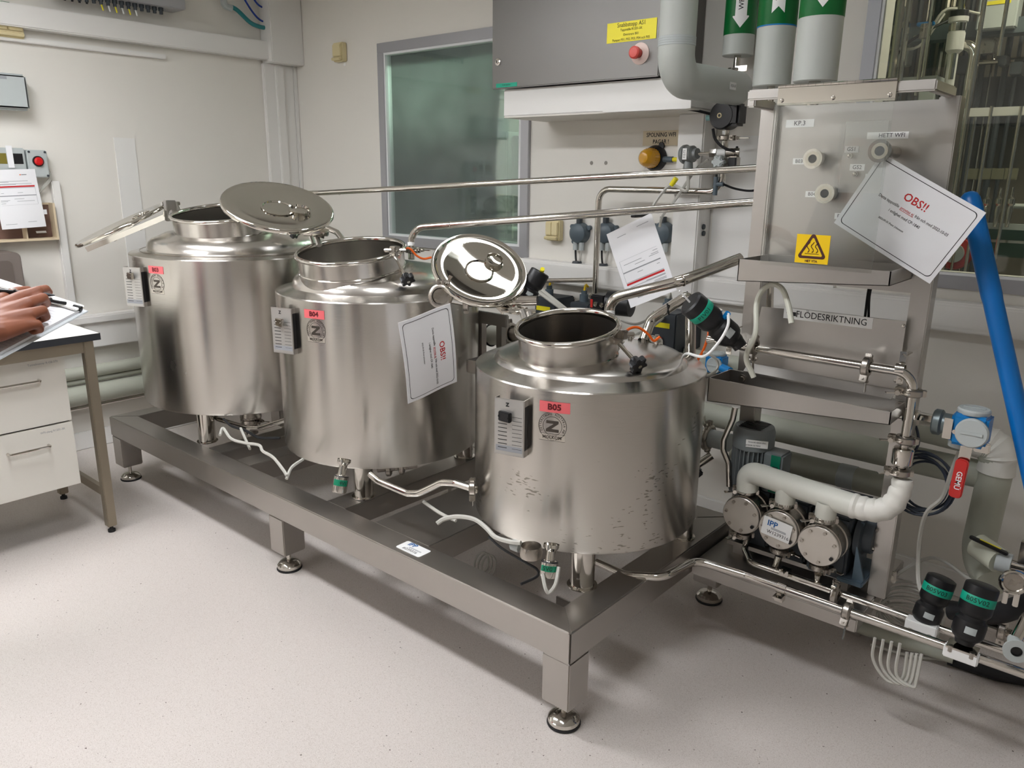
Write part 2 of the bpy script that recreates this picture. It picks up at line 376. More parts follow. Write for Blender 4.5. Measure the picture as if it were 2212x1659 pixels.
# ---- large window at the right, frame and pane
f = bars(B(), -1.06, 0.95, 1.205, 2.66, 0.05, YB-0.012, YB+0.02); win2 = struct('window_2', f, ALU, bevel=0.002)
obj('gasket', bars(B(), -1.012, 0.902, 1.253, 2.612, 0.012, YB-0.008, YB+0.02), RUBW, win2)
obj('pane', B().bb(-1.01, 0.9, YB+0.006, YB+0.012, 1.255, 2.61), GLASS2, win2)
obj('reveal', bars(B(), -1.02, 0.91, 1.245, 2.62, 0.012, YB+0.015, YB+0.14), TRIM, win2)
struct('wall_machine_room', B().bb(-1.52, 2.4, 4.75, 4.85, 0, ZC), DARKP)
# ---- dado trunking on the back wall
tr = struct('trim_1', B().bb(-2.70, 2.3, YB-0.07, YB, 1.055, 1.165), TRIM, bevel=0.006)
obj('cover_lip', B().bb(-2.70, 2.3, YB-0.074, YB-0.07, 1.075, 1.15), TRIM, tr)
struct('trim_2', B().bb(XL, XL+0.055, -1.6, 2.9, 0.60, 0.785), TRIM, bevel=0.006)
struct('trim_3', B().bb(XL, XL+0.075, -1.6, 2.9, 0.742, 0.79), TRIM, bevel=0.008)
struct('baseboard_left', B().bb(XL, XL+0.02, YF, YB, 0, 0.105), TRIM, bevel=0.004)
struct('baseboard_back', B().bb(XL, XR, YB-0.02, YB, 0, 0.105), TRIM, bevel=0.004)
# corner conduit, horizontal trunking and upper post on the left wall
c0 = PY(640, 265, YB-0.03).x
struct('trim_4', B().bb(XL, c0, YB-0.03, YB, 0.1, 2.27).bb(XL, XL+0.03, 3.02, YB-0.03, 0.1, 2.27).bb(XL, XL+0.045, 3.10, 3.16, 0.1, 2.27), TRIM, bevel=0.004)
struct('trim_5', B().bb(XL, XL+0.12, 3.03, YB, 2.27, ZC), TRIM, bevel=0.005)
struct('trim_6', B().bb(XL, XL+0.08, -1.6, 3.10, 2.287, 2.395), TRIM, bevel=0.006)
struct('trim_7', B().bb(XL, XL+0.03, -1.6, 2.378, 2.222, 2.248), TRIM, bevel=0.003)
# wide taped-over joint strip on the left wall
a = PX(245, 297, XL); a2 = PX(290, 297, XL)
struct('trim_8', B().bb(XL, XL+0.004, a.y, a2.y, 0.79, a.z), TRIM)
# pilaster trunking and pale panel on the back wall
struct('trim_9', B().bb(-1.76, -1.635, 3.15, YB, 1.015, 1.86), TRIM, bevel=0.006)
p0 = PY(1552, 295, YB-0.012)
struct('trim_10', B().bb(p0.x, -1.06, YB-0.012, YB, 1.165, p0.z), TRIM, bevel=0.003)
# ================================================================ LEFT WALL FITTINGS
def bolt_heads(b, pts, ax, r, t=0.003, n=8):
    for p in pts: b.cyl(p, V(p)+V(ax)*t, r, n=n)
    return b
# long grey box with cable glands at the top
p = PX(83, 5, XL+0.14); q_ = PX(400, 20, XL+0.14)
t = thing('junction_box', 'long grey metal box with cable glands under it high on the wall', 'junction box', (XL+0.07, (p.y+q_.y)/2, 2.43))
zb = PX(330, 10, XL+0.14).z
obj('body', B().bb(XL+0.001, XL+0.15, 1.72, q_.y, zb, 2.70), mat('grey_box_paint', (170,170,172), 0.4, 0.2), t, bevel=0.004)
n = 17
for i in range(n):
    yy = 1.76+(q_.y-0.12-1.76)*i/(n-1); gl = obj('cable_gland', B().cyl((XL+0.09,yy,zb),(XL+0.09,yy,zb-0.018),0.014,n=8).cyl((XL+0.09,yy,zb-0.018),(XL+0.09,yy,zb-0.034),0.010,n=8), DGREY, t)
    if 6 < i < 13: obj('wire_marker', B().tube([(XL+0.09,yy,zb-0.03),(XL+0.08,yy+0.012,zb-0.06)],0.004,6), YEL if i%2 else WHITE, gl)
    elif i < 6: obj('cable', B().tube([(XL+0.09,yy,zb-0.03),(XL+0.088,yy,zb-0.042)],0.006,6), BLKR, gl)
# cream double switch box far left
def switch_box(name, o, u, w_, nn, a, h, label, parts=2, lip=True):
    """o = centre on wall; u right, w_ up, nn out of the wall"""
    R_ = M((u, w_, nn)).transposed(); t = thing(name, label, 'switch', o-w_*h/2)
    obj('back_box', B().box(o+nn*0.02, (a, h, 0.04), R_), CREAM, t, bevel=0.005)
    for i in range(parts):
        x = (i-(parts-1)/2)*(a*0.9/parts)
        obj('rocker', B().box(o+nn*0.044+u*x+w_*h*0.08, (a*0.86/parts, h*0.62, 0.012), R_), CREAM, t, bevel=0.003)
    if lip: obj('cover_lip', B().box(o+nn*0.05-w_*h*0.36, (a*0.92, h*0.14, 0.02), R_ @ M.Rotation(0.5,3,'X')), CREAM, t, bevel=0.003)
    return t
o = PX(8, 52, XL)
switch_box('wall_switch', o, Y, Z, X, 0.15, 0.13, 'cream switch box at the top left edge beside the white trunking')
t = thing('cable_plug', 'green round plug above the cream switch box', 'plug', (XL, o.y-0.01, o.z+0.075))
obj('body', B().cyl((XL+0.03,o.y-0.03,o.z+0.085),(XL+0.03,o.y+0.03,o.z+0.085),0.018), GREEN, t, bevel=0.003); obj('clip', B().bb(XL,XL+0.03,o.y-0.02,o.y+0.02,o.z+0.072,o.z+0.08), CREAM, t)
# blue and teal air hoses
def hose(name, pts, r, m, label, cat='hose', n=8, group=None, sm=6):
    return obj(name, B().tube(smooth(pts, sm), r, n), m, label=label, cat=cat, group=group)
h = PX(487, 12, XL+0.03)
t = thing('air_hose', 'thick teal air hose curving down to the white trunking', 'hose', (XL, 2.85, h.z-0.2))
obj('hose', B().tube(smooth([PX(487,12,XL+0.05),PX(510,20,XL+0.05),PX(540,48,XL+0.05),PX(562,58,XL+0.05),PX(583,61,XL+0.05)]),0.013,10), mat('teal_hose',(46,130,134),0.4), t)
obj('elbow', B().tube([PX(482,-10,XL+0.05),PX(484,12,XL+0.05),PX(500,18,XL+0.05)],0.02,10,0.02), LGREY, t)
obj('coupling', B().cyl(PX(577,61,XL+0.05),PX(592,63,XL+0.05),0.024,n=14), DGREY, t)
for k,(pa,lab) in enumerate((([(520,-15),(545,25),(565,45),(588,48)],'lower thin blue air hose beside the teal hose'),([(542,-12),(560,12),(588,22)],'upper thin blue air hose beside the teal hose'))):
    t = thing('air_hose', lab, 'hose', PX(*pa[-1], XL+0.04), 'blue air hoses')
    obj('hose', B().tube(smooth([PX(x,y,XL+0.04) for x,y in pa]),0.006,8), mat('blue_hose',(30,60,150),0.4), t)
    e_ = PX(*pa[-1], XL+0.04); obj('coupling', B().cyl(e_-Y*0.02,e_+Y*0.03,0.014,n=12), DGREY, t)
# pale wall box
t = thing('wall_box', 'pale grey rounded wall box with a printed lid at the left edge', 'box', (XL+0.05, 1.40, 1.885))
obj('body', B().bb(XL+0.001, XL+0.10, 1.2, 1.595, 1.885, 2.06), LGREY, t, bevel=0.012, seg=3); obj('lid', B().bb(XL+0.10, XL+0.112, 1.21, 1.585, 1.895, 2.05), LGREY, t, bevel=0.008)
obj('print_strip', B().bb(XL+0.1125, XL+0.113, 1.3, 1.50, 2.028, 2.042), GREYINK, t)
# lamp box with red push button, display unit
def cover_screws(x, y0, y1, z0, z1, t):
    for yy in (y0, y1):
        for zz in (z0, z1): obj('screw', B().cyl((x,yy,zz),(x+0.003,yy,zz),0.006,n=8), DGREY, t)
t = thing('push_button_box', 'pale grey box with a round red button', 'push button', (XL+0.05, 1.60, 1.55))
obj('body', B().bb(XL+0.001, XL+0.07, 1.555, 1.652, 1.552, 1.692), LGREY, t, bevel=0.005)
obj('button_collar', B().cyl((XL+0.07,1.603,1.635),(XL+0.078,1.603,1.635),0.027,n=24), BLACK, t); obj('button', B().lathe([(0.021,0),(0.021,0.008),(0.014,0.014),(0,0.015)],(XL+0.078,1.603,1.635),X,24), mat('red_lamp',(200,20,24),0.3), t)
cover_screws(XL+0.0705, 1.565, 1.642, 1.562, 1.682, t)
t = thing('display_unit', 'pale grey display unit half hidden behind the hanging form', 'display', (XL+0.05, 1.47, 1.55))
obj('body', B().bb(XL+0.001, XL+0.065, 1.37, 1.548, 1.54, 1.70), LGREY, t, bevel=0.005); obj('screen', B().bb(XL+0.0652, XL+0.067, 1.49, 1.535, 1.62, 1.672), BLACK, t); obj('keypad', B().bb(XL+0.0652, XL+0.067, 1.39, 1.46, 1.62, 1.672), mat('olive_print',(120,110,40),0.5), t)
obj('paper_strip', B().bb(XL+0.068, XL+0.07, 1.462, 1.49, 1.60, 1.71), PAPER, t)
# grey cables right of the button box
for k in range(3):
    obj('cable', B().tube(smooth([(XL+0.03,1.655,1.60+0.006*k),(XL+0.04,1.665,1.565),(XL+0.04,1.655-0.006*k,1.53),(XL+0.03,1.60,1.47),(XL+0.02,1.58,1.42)]),0.005,6), CABLEW, label=('innermost','middle','outermost')[k]+' grey cable looping below the red button box', cat='cable', group='cables below the button box')
# upright rail
obj('wall_rail', B().bb(XL, XL+0.035, 1.668, 1.71, 0.80, 1.535), TRIM, bevel=0.004, label='white upright rail on the wall beside the wooden tray', cat='rail')
# tray organiser
t = thing('wall_tray', 'wooden wall tray with two compartments below the hanging form', 'tray', (XL+0.05, 1.45, 1.225))
obj('back_panel', B().bb(XL, XL+0.006, 1.15, 1.655, 1.225, 1.42), WOOD, t)
obj('bottom_edge', B().bb(XL, XL+0.07, 1.15, 1.655, 1.225, 1.237), WOODL, t); obj('end_board', B().bb(XL, XL+0.07, 1.645, 1.655, 1.237, 1.42), WOODL, t); obj('top_edge', B().bb(XL, XL+0.012, 1.15, 1.645, 1.41, 1.42), WOODL, t)
obj('divider', B().bb(XL, XL+0.06, 1.50, 1.508, 1.237, 1.40), WOODL, t)
obj('paper_scrap', B().sheet((XL+0.03,1.56,1.262),Y,V((0.2,-0.3,0.9)),0.05,0.012), PAPER, label='small white paper scrap in the wooden wall tray', cat='paper')
# hanging form with red bar
def form(o, u, w_, label, flip=1, bow=0.006, logo=True, name='paper_form'):
    """A4 form: o = lower left corner seen from the front, u right, w_ up"""
    nn = u.cross(w_).normalized()
    s = obj(name, B().sheet(o, u, w_, 0.21, 0.297, 0.0008, bow), PAPER, label=label, cat='paper')
    def h_(a): return bow*math.sin(math.pi*a)+0.0014
    def bar(nm, x0, x1, y0, y1, m):
        vs = []; k = 8
        for i in range(k+1):
            a = x0+(x1-x0)*i/k
            for bb_ in (y0, y1): vs.append(o+u*(0.21*a)+w_*(0.297*bb_)+nn*(h_(a)+0.35*bow*math.sin(2*math.pi*bb_)))
        q = B().add(vs, [(2*i,2*i+2,2*i+3,2*i+1) for i in range(k)]); return obj(nm, q, m, s)
    bar('red_bar', 0.10, 0.92, 0.70, 0.725, REDINK); bar('grey_bar', 0.10, 0.92, 0.685, 0.697, mat('pale_grey_ink_%d'%len(MATS),(190,192,196),0.6)); bar('grey_bar', 0.10, 0.92, 0.55, 0.565, MATS['grey_ink'])
    for yy, x0, x1 in ((0.80,0.10,0.78),(0.785,0.10,0.35),(0.755,0.10,0.86),(0.745,0.10,0.5),(0.60,0.14,0.2),(0.605,0.5,0.62),(0.50,0.4,0.62),(0.48,0.10,0.3),(0.462,0.10,0.25),(0.46,0.45,0.85),(0.43,0.10,0.2),(0.10,0.60,0.80),(0.075,0.1,0.35)):
        bar('text_line', x0, x1, yy, yy+0.006, GREYINK)
    bar('table_border', 0.10, 0.92, 0.40, 0.402, GREYINK); bar('table_border', 0.915, 0.92, 0.40, 0.685, GREYINK)
    if logo: bar('logo_mark', 0.62, 0.65, 0.90, 0.915, ORANGE); bar('logo_text', 0.66, 0.78, 0.90, 0.915, GREYINK)
    return s
o = PX(100, 489, XL+0.09); tl = PX(58, 338, XL+0.075); u_ = V((0, 0.999, 0.04)).normalized(); w_ = (tl-o).normalized(); w_ = (w_-u_*w_.dot(u_)).normalized()
form(o-u_*0.21, u_, w_, 'white form with a red bar hanging on the left wall')
obj('paper_tab', B().sheet(PX(93,463,XL+0.08),Y,Z,0.02,0.025), PAPER, label='small white tab sticking out beside the hanging form', cat='paper')
# dark rounded panel lower left
t = thing('wall_bin', 'dark taupe rounded bin below the wooden tray', 'bin', (XL+0.08, 1.3, 0.80))
e_ = PX(44, 548, XL+0.16)
obj('body', B().prism(rrect(0.40, 0.40, 0.03, 5, 0, 0), (XL+0.001, e_.y-0.2, 0.98), Y, Z, 0.16), mat('taupe_plastic',(122,112,106),0.5), t, bevel=0.004)
obj('rim', B().prism(rrect(0.34, 0.34, 0.025, 5, 0, 0), (XL+0.161, e_.y-0.215, 0.97), Y, Z, 0.004), mat('taupe_plastic_dark',(104,94,88),0.5), t)
# pipes along the left wall below the trunking
for k,(zz,r_,m_,lab) in enumerate(((0.475,0.036,INSUL,'upper grey insulated pipe running low along the left wall'),(0.345,0.056,INSUL,'thick lower grey insulated pipe low along the left wall'),(0.272,0.011,POL,'thin steel pipe under the thick insulated pipe along the left wall'),(0.425,0.014,INSUL,'thin grey pipe between the two insulated pipes on the left wall'))):
    t = thing('wall_pipe', lab, 'pipe', (XL+0.08, 1.2, zz-r_))
    obj('pipe', B().cyl((XL+0.08,-1.5,zz),(XL+0.08,YB-0.005,zz),r_,n=20), m_, t)
    for yy in (0.6, 2.35): obj('pipe_clip', B().bb(XL,XL+0.08,yy-0.012,yy+0.012,zz-0.006,zz+0.006).ring((XL+0.08,yy,zz),Y,r_+0.002,0.004,20,6), POL, t)
for yy in (1.52, 2.9): obj('pipe_support_rail', B().bb(XL, XL+0.02, yy-0.02, yy+0.02, 0.105, 0.6), TRIM, label='white upright rail behind the low wall pipes, '+('near the table leg' if yy<2 else 'near the corner'), cat='rail')
# ================================================================ SKID FRAME
ZT = 0.35
t = thing('skid_frame', 'low stainless steel skid frame of square tubes carrying three vessels', 'frame', (-2.6, 2.1, 0)); skid = t
x0, x1, y0, y1, zb_ = -4.12, -1.12, 1.58, 2.63, 0.247
def mitred(p, z0, z1): return B().prism(p, (0,0,z0), X, Y, z1-z0)
W_ = 0.105
obj('front_beam', mitred([(x0,y0),(x1,y0),(x1-W_,y0+W_),(x0+W_,y0+W_)], zb_, ZT), FRM, t, bevel=0.004)
obj('end_beam', mitred([(x1,y0),(x1,y1),(x1-W_,y1-W_),(x1-W_,y0+W_)], zb_, ZT), FRM, t, bevel=0.004)
obj('rear_beam', mitred([(x1,y1),(x0,y1),(x0+W_,y1-W_),(x1-W_,y1-W_)], zb_, ZT), FRM, t, bevel=0.004)
obj('end_beam', mitred([(x0,y1),(x0,y0),(x0+W_,y0+W_),(x0+W_,y1-W_)], zb_, ZT), FRM, t, bevel=0.004)
for xa, xb in ((-3.30,-3.19),(-2.39,-2.275),(-2.10,-1.81),(-3.06,-2.95)): obj('cross_beam', B().bb(xa,xb,y0+W_,y1-W_,zb_+0.01,ZT-0.002), FRM, t, bevel=0.003)
obj('gusset', B().prism([(0,0),(0.05,0),(0,-0.07)],(x1-W_-0.045,y0+W_+0.002,ZT-0.005),X,Z,0.004), FRM, t)
obj('gusset', B().bb(x1-W_-0.05,x1-W_,y0+W_+0.03,y0+W_+0.036,ZT-0.09,ZT), FRM, t)
for fx in (-4.067, -2.602, -1.171):
    for fy in (1.632, 2.575):
        lg = obj('leg', B().bb(fx-0.05,fx+0.05,fy-0.05,fy+0.05,0.085,zb_), FRM, t, bevel=0.004)
        obj('foot', B().lathe([(0,0.0),(0.05,0.0),(0.052,0.004),(0.05,0.010)],(fx,fy,0),Z,28), BLKR, lg)
        obj('foot_cap', B().lathe([(0.049,0.010),(0.048,0.022),(0.036,0.034),(0.018,0.038),(0.009,0.039),(0.009,0.086),(0,0.086)],(fx,fy,0),Z,28), POL, lg)
# asset card on the front beam
s = PZ(868,1181,ZT+0.0015); e = PZ(925,1191,ZT+0.0015); u_ = (e-s).normalized()
c = (PZ(858,1180,ZT)+PZ(935,1190,ZT))/2
t = thing('asset_card', 'white card with blue letters and a handwritten number on the front beam', 'label', (c.x,1.635,ZT+0.0005))
cx_ = c.x; obj('card', B().prism(rrect(0.118,0.06,0.008),(cx_,1.632,ZT+0.0006),X,Y,0.0012), WHITE, t)
text('lettering','IPP',(cx_-0.02,1.648,ZT+0.0019),X,Y,0.022,BLUEINK,t,bold=0.03); text('lettering','#239316',(cx_,1.616,ZT+0.0019),X,Y,0.014,INK,t)
obj('fine_print', B().bb(cx_-0.02,cx_+0.04,1.628,1.630,ZT+0.0018,ZT+0.0022).bb(cx_-0.02,cx_+0.04,1.632,1.6335,ZT+0.0018,ZT+0.0022), GREYINK, t)
# ================================================================ VESSELS
def cyl_hit(px, py, cx, cy, R):
    d = _ray(px, py); a = d.x*d.x+d.y*d.y; bq = -(d.x*cx+d.y*cy); cq = cx*cx+cy*cy-R*R
    s = (-bq-math.sqrt(max(0,bq*bq-a*cq)))/a; return CAM+d*s
def boolean_cut(o, cutter):
    md = o.modifiers.new('b','BOOLEAN'); md.object = cutter; md.operation = 'DIFFERENCE'; md.solver = 'EXACT'
    dg = bpy.context.evaluated_depsgraph_get(); me = bpy.data.meshes.new_from_object(o.evaluated_get(dg)); o.modifiers.clear(); o.data = me
    for p in me.polygons: p.use_smooth = True
    me.set_sharp_from_angle(angle=math.radians(35)); bpy.data.objects.remove(cutter)
def star_knob(b, o, ax, r, h):
    ax = V(ax).normalized(); u, w_ = perp(ax); poly = []
    for k in range(36):
        a = 2*math.pi*k/36; q = r*(0.80+0.20*math.cos(6*a)); poly.append((q*math.cos(a), q*math.sin(a)))
    return b.prism(poly, o, u, w_, h if u.cross(w_).dot(ax) > 0 else -h)
def lid(t, c, n, r, hinge, strap=True, port=(0.35,0.35)):
    """open lid: c centre, n = normal of its inner (visible) face, hinge = pivot point"""
    n = V(n).normalized()
    L = obj('lid', B().lathe([(0,-0.016),(0.3*r,-0.014),(0.7*r,-0.006),(0.86*r,0.004),(0.90*r,0.001),(0.93*r,0.004),(0.975*r,0.005),(r,0.0),(1.01*r,-0.007),(r,-0.014),(0.95*r,-0.016),(0.8*r,-0.018),(0.4*r,-0.030),(0,-0.034)], c, n, 64), MIR, t, ang=50)
    u, w_ = perp(n); hd = V(hinge)-V(c); hd = (hd-n*hd.dot(n)).normalized(); sd = n.cross(hd)
    obj('centre_boss', B().lathe([(0.30*r,-0.013),(0.30*r,-0.009),(0.275*r,-0.008),(0.26*r,-0.012),(0,-0.013)], c, n, 40), MIR, L)
    pc = V(c)+_R*(port[0]*r)+_U*(port[1]*r); pc = pc-n*((pc-V(c)).dot(n))
    obj('port', B().lathe([(0.19*r,-0.012),(0.19*r,0.002),(0.165*r,0.005),(0.15*r,-0.004),(0,-0.010)], pc, n, 32), MIR, L)
    if strap:
        R_ = M((hd, sd, n)).transposed()
        obj('strap', B().box(V(c)-n*0.040, (2.0*r, 0.045, 0.008), R_).box(V(c)-n*0.050+sd*0.020,(2.0*r,0.004,0.024),R_).box(V(c)-n*0.050-sd*0.020,(2.0*r,0.004,0.024),R_), POL, L, bevel=0.001)
        for s_ in (-0.35, 0.3): obj('strap_bolt', B().cyl(V(c)-n*0.066+hd*r*s_, V(c)-n*0.036+hd*r*s_, 0.008, n=8), CAST, L)
        e = V(c)+hd*(r*0.96)-n*0.045
        for s_ in (-1, 1): obj('hinge_arm', B().tube([e+sd*0.020*s_, V(hinge)+sd*0.020*s_], 0.007, 6), POL, L)
    return L
def vessel(cx, cy, R, zb, zt, kn, ap, rimc, nr, nh, legs, name_px, label, pink, logo_px, pink_px, shell_m, dome_m=DOME):
    t = thing('process_vessel', label, 'vessel', (cx, cy, ZT), 'stainless process vessels')
    sh = obj('shell', B().lathe([(0,zb),(R-0.012,zb),(R-0.004,zb+0.003),(R,zb+0.012),(R,zt-0.004),(R-0.003,zt),(R*0.84,zt+0.016),(R*0.78,zt+0.004)],(cx,cy,0),Z,128), shell_m, t, ang=30)
    ax = (Z+V((-cx/math.hypot(cx,cy),-cy/math.hypot(cx,cy),0))*0.15-_R*0.08).normalized(); rimc = V(rimc)
    dm = obj('dome', B().lathe([(R*0.845,zt+0.010),(R*0.838,zt+kn*0.40),(R*0.82,zt+kn*0.72),(R*0.79,zt+kn*0.96),(R*0.73,zt+kn*1.13),(R*0.66,zt+kn*1.15+(ap-kn*1.15)*0.25),(R*0.3,zt+kn+(ap-kn)*0.78),(R*0.1,zt+ap*0.98),(0,zt+ap),(0,zt+ap-0.006),(R*0.3,zt+kn+(ap-kn)*0.78-0.006),(R*0.66,zt+kn*1.15+(ap-kn*1.15)*0.25-0.006),(R*0.76,zt+kn-0.01),(R*0.81,zt+0.004)],(cx,cy,0),Z,96), dome_m, t, ang=40)
    cut = obj('cutter', B().cyl(rimc-ax*(nh+0.14), rimc+ax*0.05, nr-0.0015, n=64), dome_m); boolean_cut(dm, cut)
    nk = obj('neck', B().lathe([(nr-0.004,-nh-0.035),(nr,-nh-0.035),(nr,0),(nr-0.004,0),(nr-0.004,-nh-0.035)], rimc, ax, 80), FRM if False else DOME, t)
    obj('weld_bead', B().ring(rimc-ax*(nh-0.004), ax, nr+0.001, 0.0030, 64, 6), POL, nk)
    obj('rim', B().lathe([(nr-0.004,-0.012),(nr-0.005,0.003),(nr,0.008),(nr+0.009,0.007),(nr+0.013,0.0),(nr+0.010,-0.007),(nr,-0.010)], rimc, ax, 80), POL, t, ang=60)
    obj('inner_tank', B().lathe([(R-0.05,zt+0.012),(R-0.05,zb+0.10),(R-0.10,zb+0.05),(0,zb+0.03)],(cx,cy,0),Z,64), INNER, t)
    for (lx, ly) in legs:
        lx, ly = cx+(lx-cx)*0.93, cy+(ly-cy)*0.93
        obj('leg', B().lathe([(0.048,0.0),(0.048,0.004),(0.039,0.005),(0.039,zb-ZT+0.01),(0,zb-ZT+0.01)],(lx,ly,ZT),Z,28), POL, t)
    # nameplate bracket standing off the shell
    h = cyl_hit(*name_px, cx, cy, R); rd0 = V((h.x-cx,h.y-cy,0)).normalized(); cv = CAM-h; cv.z = 0; rd = (rd0+cv.normalized()*0.55).normalized(); tg = Z.cross(rd)
    R_ = M((tg, Z, rd)).transposed(); pw, ph = 0.10, 0.178; o = h+rd0*0.034
    br = obj('nameplate', B().box(o,(pw,ph,0.003),R_), PLATE, t, bevel=0.0008)
    obj('bracket_flange', B().box(o+tg*(pw/2-0.002)-rd*0.013+Z*(ph/2-0.010),(0.003,0.020,0.026),R_).box(o+tg*(pw/2-0.002)-rd*0.013-Z*(ph/2-0.010),(0.003,0.020,0.026),R_).box(o-tg*(pw/2-0.002)-rd*0.013,(0.003,ph,0.026),R_), PLATE, br)
    obj('black_slot', B().box(o+tg*(pw/2-0.004)-rd*0.013,(0.003,ph-0.04,0.022),R_), BLACK, br)
    obj('printed_sheet', B().box(o+rd*0.0020,(pw-0.006,ph-0.006,0.0008),R_), mat('grey_plate_print_%d'%len(MATS),(186,184,180),0.35,0.6), br)
    for k in range(9):
        zz = 0.035-k*0.0125
        obj('print_line', B().box(o+rd*0.0026-tg*0.022+Z*zz,(0.030,0.0022,0.0004),R_), INK, br)
        obj('print_box', B().box(o+rd*0.0026+tg*0.026+Z*zz,(0.032,0.0010,0.0004),R_), INK, br)
    obj('print_block', B().box(o+rd*0.0025-Z*(ph/2-0.022),(pw-0.012,0.018,0.0004),R_), GREYINK, br)
    text('plate_logo','Z',o+rd*0.0026+Z*(ph/2-0.018)-tg*0.006,tg,Z,0.012,INK,br,bold=0.06)
    # pink tag tape and round maker's mark, both lying on the curved shell
    def on_shell(px, py, off=0.0012):
        hh = cyl_hit(px, py, cx, cy, R); th0 = math.atan2(hh.y-cy, hh.x-cx)
        return lambda a, b_, o_=0.0: V((cx+(R+off+o_)*math.cos(th0+a/R), cy+(R+off+o_)*math.sin(th0+a/R), hh.z+b_))
    def patch(mp, poly_strip, nm, m, par): # list of (inner,outer) pairs -> strip
        vs = []
        for p_, q_ in poly_strip: vs += [mp(*p_), mp(*q_)]
        k = len(poly_strip); return obj(nm, B().add(vs,[(2*i,2*i+1,2*i+3,2*i+2) for i in range(k-1)]), m, par)
    mp = on_shell(*pink_px); hw, hh_ = 0.047, 0.0165
    tp = patch(mp, [((-hw+2*hw*i/10,-hh_),(-hw+2*hw*i/10,hh_)) for i in range(11)], 'tag_tape', PINK, t)
    text('tag_lettering', pink, (0,0,0), None, None, 0.0185, DKRED, tp, mapf=lambda a,b_: mp(a,b_,0.0006), bold=0.055, squeeze=1.08)
    mp2 = on_shell(*logo_px, 0.0006); r1 = 0.044; N_ = 48
    ck = mat('etched_grey_%d'%len(MATS),(84,78,72),0.45,0.7)
    lg = patch(mp2, [((r1*math.cos(2*math.pi*i/N_),r1*math.sin(2*math.pi*i/N_)),((r1-0.0016)*math.cos(2*math.pi*i/N_),(r1-0.0016)*math.sin(2*math.pi*i/N_))) for i in range(N_+1)], 'maker_mark', ck, t)
    r2 = 0.030
    patch(mp2, [((r2*math.cos(2*math.pi*i/N_),r2*math.sin(2*math.pi*i/N_)),((r2-0.0012)*math.cos(2*math.pi*i/N_),(r2-0.0012)*math.sin(2*math.pi*i/N_))) for i in range(N_+1)], 'mark_ring', ck, lg)
    zt_ = [(-0.019,0.017),(0.019,0.017),(0.019,0.009),(-0.004,-0.009),(0.020,-0.009),(0.020,-0.018),(-0.020,-0.018),(-0.020,-0.010),(0.004,0.008),(-0.019,0.008)]
    obj('mark_letter', B().add([mp2(a,b_) for a,b_ in zt_],[(0,9,8,1),(1,8,2),(2,8,7,3),(3,7,6),(3,6,5,4)]), ck, lg)
    patch(mp2, [((-0.040+0.080*i/10,-0.045),(-0.040+0.080*i/10,-0.024)) for i in range(11)], 'mark_banner', mat('etched_light_%d'%len(MATS),(214,208,198),0.4,0.8), lg)
    patch(mp2, [((-0.040+0.080*i/10,-0.0458),(-0.040+0.080*i/10,-0.0446)) for i in range(11)], 'banner_line', ck, lg); patch(mp2, [((-0.040+0.080*i/10,-0.0250),(-0.040+0.080*i/10,-0.0238)) for i in range(11)], 'banner_line', ck, lg)
    text('mark_lettering','MOLKOM',(0,0,0),None,None,0.0095,ck,lg,mapf=lambda a,b_: mp2(a,b_-0.0345,0.0010),bold=0.03,squeeze=1.05)
    word = 'ZETTERSTRÖMS ROSTFRIA AB'
    for i,ch in enumerate(word):
        if ch == ' ': continue
        an = math.radians(205-i*230/(len(word)-1)); ca, sa = math.cos(an-math.pi/2), math.sin(an-math.pi/2)
        text('mark_lettering',ch,(0,0,0),None,None,0.0068,ck,lg,mapf=lambda a,b_,ca=ca,sa=sa,an=an: mp2(a*ca-b_*sa+0.037*math.cos(an), a*sa+b_*ca+0.037*math.sin(an)))
    return t, ax, sh
def swing_bolt(t, p0, p1, kr=0.030, blk=0.03):
    p0, p1 = V(p0), V(p1); d = (p1-p0).normalized()
    sb = obj('swing_bolt', B().tube([p0,p1+d*0.018],0.0065,8), POL, t)
    k = B(); star_knob(k, p1-d*0.006, d, kr, 0.022); k.cyl(p1-d*0.020,p1-d*0.004,kr*0.5,n=14); obj('knob', k, BLACK, sb, bevel=0.002)
    obj('fork', B().box(p0,(blk,blk*0.6,blk*0.6)).cyl(p0-V((0.018,0.012,0)),p0+V((0.018,0.012,0)),0.006,n=8), CAST, t, bevel=0.003)
C3, C2, C1 = (-1.45,2.1), (-2.53,2.1), (-3.6,2.1)
v3, ax3, sh3 = vessel(*C3, 0.384, 0.476, 0.991, 0.036, 0.080, (-1.444,1.959,1.134), 0.159, 0.086, [(-1.242,1.804),(-1.17,2.36),(-1.86,2.12)], (1116,918), 'short steel vessel with drip marks and pink B05 tag, nearest the viewer', 'B05', (1193,921), (1198,880), TANKS)
v2, ax2, sh2 = vessel(*C2, 0.417, 0.483, 1.136, 0.060, 0.122, (-2.505,1.943,1.300), 0.208, 0.072, [(-2.301,1.79),(-2.32,2.43),(-2.90,2.2)], (628,712), 'medium steel vessel with pink B04 tag in the middle of the skid', 'B04', (682,714), (678,679), TANK)
v1, ax1, sh1 = vessel(*C1, 0.505, 0.500, 1.217, 0.066, 0.135, (-3.527,1.988,1.405), 0.232, 0.082, [(-3.367,1.70),(-3.24,2.35),(-3.95,2.3)], (305,618), 'tall wide steel vessel with pink B03 tag at the far end of the skid', 'B03', (339,613), (336,583), TANK)
def nrm(px, py, deg, ax_x, ax_y):
    v = _ray(px,py).normalized(); e = (_R*ax_x+_U*ax_y); e = (e-v*e.dot(v)).normalized(); return (-v*math.cos(math.radians(deg))+e*math.sin(math.radians(deg))).normalized()
